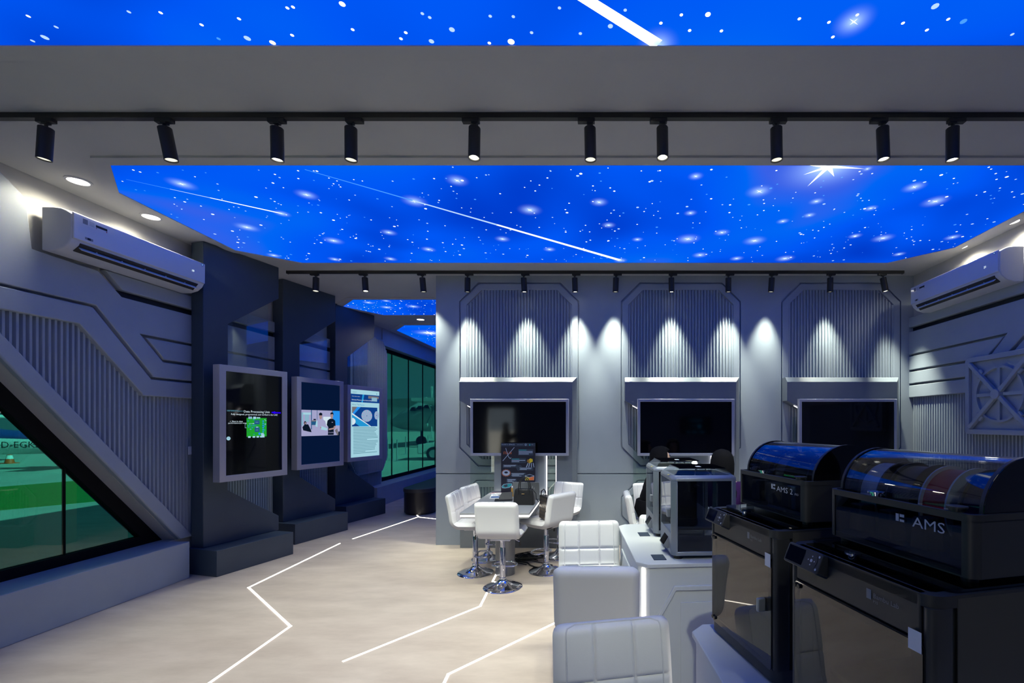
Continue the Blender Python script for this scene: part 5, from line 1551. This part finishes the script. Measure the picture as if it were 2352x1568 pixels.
def light_plane():
    root = thing('light_aircraft', 'small white and blue aircraft lettered D-EGKZ parked outside the left window', 'aircraft', (-21.2, 17.6, GZ), atan2(1.2, 5.4))
    # local x runs along the fuselage, tail towards +x
    R = []
    for x, zc, ry, rz in ((-7.2,1.05,.10,.10), (-6.8,1.08,.42,.40), (-5.6,1.12,.55,.55), (-4.2,1.25,.60,.70), (-2.9,1.22,.58,.66), (-1.6,1.02,.45,.46), (0,.95,.34,.36), (1.2,.95,.22,.28), (1.85,.98,.07,.20)):
        R.append([(x, ry*cos(2*pi*i/28), zc+rz*sin(2*pi*i/28)) for i in range(28)])
    b = MB(); b.loft(R); b.build('fuselage', 'planewhite', root, smooth=50)
    R2 = []
    for x, zc, ry, rz in ((-5.6,1.42,.50,.30), (-4.2,1.62,.56,.36), (-2.9,1.58,.54,.34), (-1.6,1.27,.41,.26), (0,1.18,.30,.18), (1.0,1.13,.20,.13)):
        R2.append([(x, (ry+.012)*cos(2*pi*i/28), zc+rz*sin(2*pi*i/28)) for i in range(28)])
    b = MB(); b.loft(R2); b.build('blue_stripe', 'planeblue', root, smooth=50)
    b = MB(); b.text('D-EGKZ', -1.22, .84, .33, -.368, 0); 
    for i, v in enumerate(b.v):
        b.v[i] = (v[0], -.40+(.069*v[0] if v[0] < 0 else .10*v[0]), v[2])
    b.build('registration_lettering', 'black', root, recalc=False)
    b = MB(); b.prism([(.6,1.1), (1.95,1.05), (2.3,2.5), (1.65,2.5)], 'y', -.05, .05); b.build('tail_fin', 'planeblue', root, bevel=.02)
    b = MB(); b.prism([(.9,-1.6), (1.7,-1.6), (1.9,0), (1.9,0), (1.7,1.6), (.9,1.6), (.6,0)], 'z', 1.06, 1.12); b.build('tailplane', 'planewhite', root)
    b = MB(); b.prism([(-4.6,-5.2), (-3.4,-5.2), (-3.0,0), (-3.4,5.2), (-4.6,5.2), (-4.8,0)], 'z', 1.98, 2.10); b.build('wing', 'planewhite', root, bevel=.03)
    b = MB(); b.prism([(-4.9,1.5), (-3.5,1.5), (-3.6,1.9), (-4.5,1.9)], 'y', -.60, .60); b.build('cabin_windows', 'screen', root)
    for x, y in ((-6.2,0), (-3.6,-1.0), (-3.6,1.0)):
        b = MB(); b.cyl((x,y-.08,.22), (x,y+.08,.22), .22, n=20); b.cyl((x,y,.22), (x*.99,y*.4,.9), .035, n=8); b.build('wheel', 'tyre', root, smooth=40)
light_plane()
root = thing('traffic_cone', 'orange and white traffic cone on the concrete outside the left window', 'cone', (-25.9, 19.9, GZ))
b = MB(); b.lathe([(.0,.03),(.15,.03),(.115,.20)], 20, m=0, caps=False); b.lathe([(.115,.20),(.08,.36)], 20, m=1, caps=False); b.lathe([(.08,.36),(.04,.55),(.0,.56)], 20, m=0, caps=False); b.build('cone_body', ['orange', 'white'], root, smooth=40)
b = MB(); b.box((-.2,-.2,0), (.2,.2,.03)); b.build('base', 'orange', root)

def airliner():
    root = thing('airliner', 'twin propeller airliner with dark nose standing under the canopy outside the green window', 'aircraft', (-14.9, 36.0, GZ), radians(8))
    R = []
    for x, zc, r in ((-1.75,1.80,.05), (-1.55,1.82,.28), (-1.0,1.95,.62), (-.3,2.12,.92), (.5,2.30,1.15), (1.5,2.36,1.22), (9,2.36,1.22)):
        R.append([(x, r*cos(2*pi*i/32), zc+r*sin(2*pi*i/32)) for i in range(32)])
    b = MB(); b.loft(R); b.build('fuselage', 'planegrey', root, smooth=50)
    for k, (x0, x1) in enumerate(((.05,.45), (.52,.95), (1.02,1.5))):
        b = MB(); b.prism([(x0,2.72+.12*k), (x1,2.72+.10*k), (x1-.05,3.02+.09*k), (x0+.14,2.98+.09*k)], 'y', -1.25, -.4); b.build('cockpit_window', 'screen', root)
    b = MB(); b.lathe([(.0,-.5),(.42,-.45),(.46,1.5),(.30,2.2),(.0,2.25)], 24, (0,0,0), 0, False)
    b2 = MB(); b2.T = Matrix.Translation((2.6,-3.2,2.55)) @ Matrix.Rotation(pi/2, 4, 'Y'); b2.lathe([(.0,-.5),(.16,-.42),(.36,-.1),(.46,1.0),(.40,2.4),(.0,2.6)], 24, (0,0,0), 0, False); b2.build('engine_pod', 'planegrey', root, smooth=50)
    for k in range(6):
        a = pi/2 + k*pi/3
        c, s = cos(a), sin(a); b = MB()
        b.add([(2.12,-3.2+.05*s,2.55-.05*c),(2.12,-3.2-.05*s,2.55+.05*c),(2.05,-3.2+1.9*c-.11*s,2.55+1.9*s+.11*c),(2.05,-3.2+1.9*c+.11*s,2.55+1.9*s-.11*c),(2.18,-3.2+1.9*c-.09*s,2.55+1.9*s+.09*c),(2.18,-3.2+1.9*c+.09*s,2.55+1.9*s-.09*c)], [(0,1,2,3),(1,0,5,4),(2,4,5,3),(0,3,5),(1,4,2)]); b.build('propeller_blade', 'planegrey', root)
    b = MB(); b.prism([(2.2,-9),(3.8,-9),(4.6,0),(4.6,9),(2.4,9),(1.8,0)], 'z', 3.1, 3.3); b.build('wing', 'planegrey', root)
    for x, y in ((.6,0), (3.6,-1.6)):
        b = MB(); b.cyl((x,y-.12,.38), (x,y+.12,.38), .38, n=20); b.cyl((x,y,.38), (x,y,1.6), .07, n=8); b.build('wheel', 'tyre', root, smooth=40)
airliner()
root = thing('hangar', 'pale low hangar building on the horizon outside the green window', 'building', (-40, 95, GZ))
b = MB(); b.box((-30,0,0), (40,6,5.2)); b.build('wall', 'planegrey', root)
b = MB(); b.prism([(-30,5.2), (40,5.2), (40,5.8), (5,7.2), (-30,5.8)], 'y', -.3, 6.3); b.build('roof', 'hangar', root)
root = thing('parked_car', 'white parked car partly hidden by the back wall, outside the green window', 'car', (-6.7, 22.5, GZ), radians(6))
b = MB(); b.prism([(-2.1,.30),(-2.1,.75),(-1.4,.85),(-.7,1.35),(.9,1.38),(1.6,.9),(2.1,.8),(2.1,.30)], 'y', -.85, .85); b.build('car_body', 'planewhite', root, bevel=.06, seg=3)
b = MB(); b.prism([(-1.22,.88),(-.66,1.30),(.85,1.32),(1.42,.90)], 'y', -.865, .865); b.build('car_windows', 'screen', root)
for x in (-1.35, 1.3):
    for y in (-.8, .8):
        b = MB(); b.cyl((x,y-.1,.32), (x,y+.1,.32), .32, n=24); b.cyl((x,y-.105,.32), (x,y+.105,.32), .19, n=16, m=1); b.build('wheel', ['tyre', 'silver'], root, smooth=40)
stp = [(891,1057),(902,1059),(912,1062),(932,1046),(983,1043)]
sp0 = None
SL = ['leftmost silver rope post outside the green window, beside the fluted cover', 'second silver rope post from the left outside the green window', 'third silver rope post from the left outside the green window', 'fourth silver rope post from the left, below the airliner nose', 'rightmost silver rope post outside the green window, near the white car']
for k, (px, py) in enumerate(stp):
    g = G(px, py - 3)
    if sp0 is None:
        sp0 = thing('rope_post', SL[0], 'post', (*g, GZ), 0, 'rope posts outside the green window')
        b = MB(); b.cyl((0,0,.02), (0,0,.95), .028, n=12); b.build('post', 'silver', sp0, smooth=40)
        b = MB(); b.lathe([(.0,0),(.17,0),(.17,.012),(.05,.03),(.0,.03)], 20, m=0, caps=False); b.build('base', 'silver', sp0, smooth=40)
        b = MB(); b.cyl((0,0,.95), (0,0,1.0), .036, n=12); b.build('cap', 'silver', sp0, smooth=40)
    else: copy_thing(sp0, (*g, GZ), 0, SL[k])
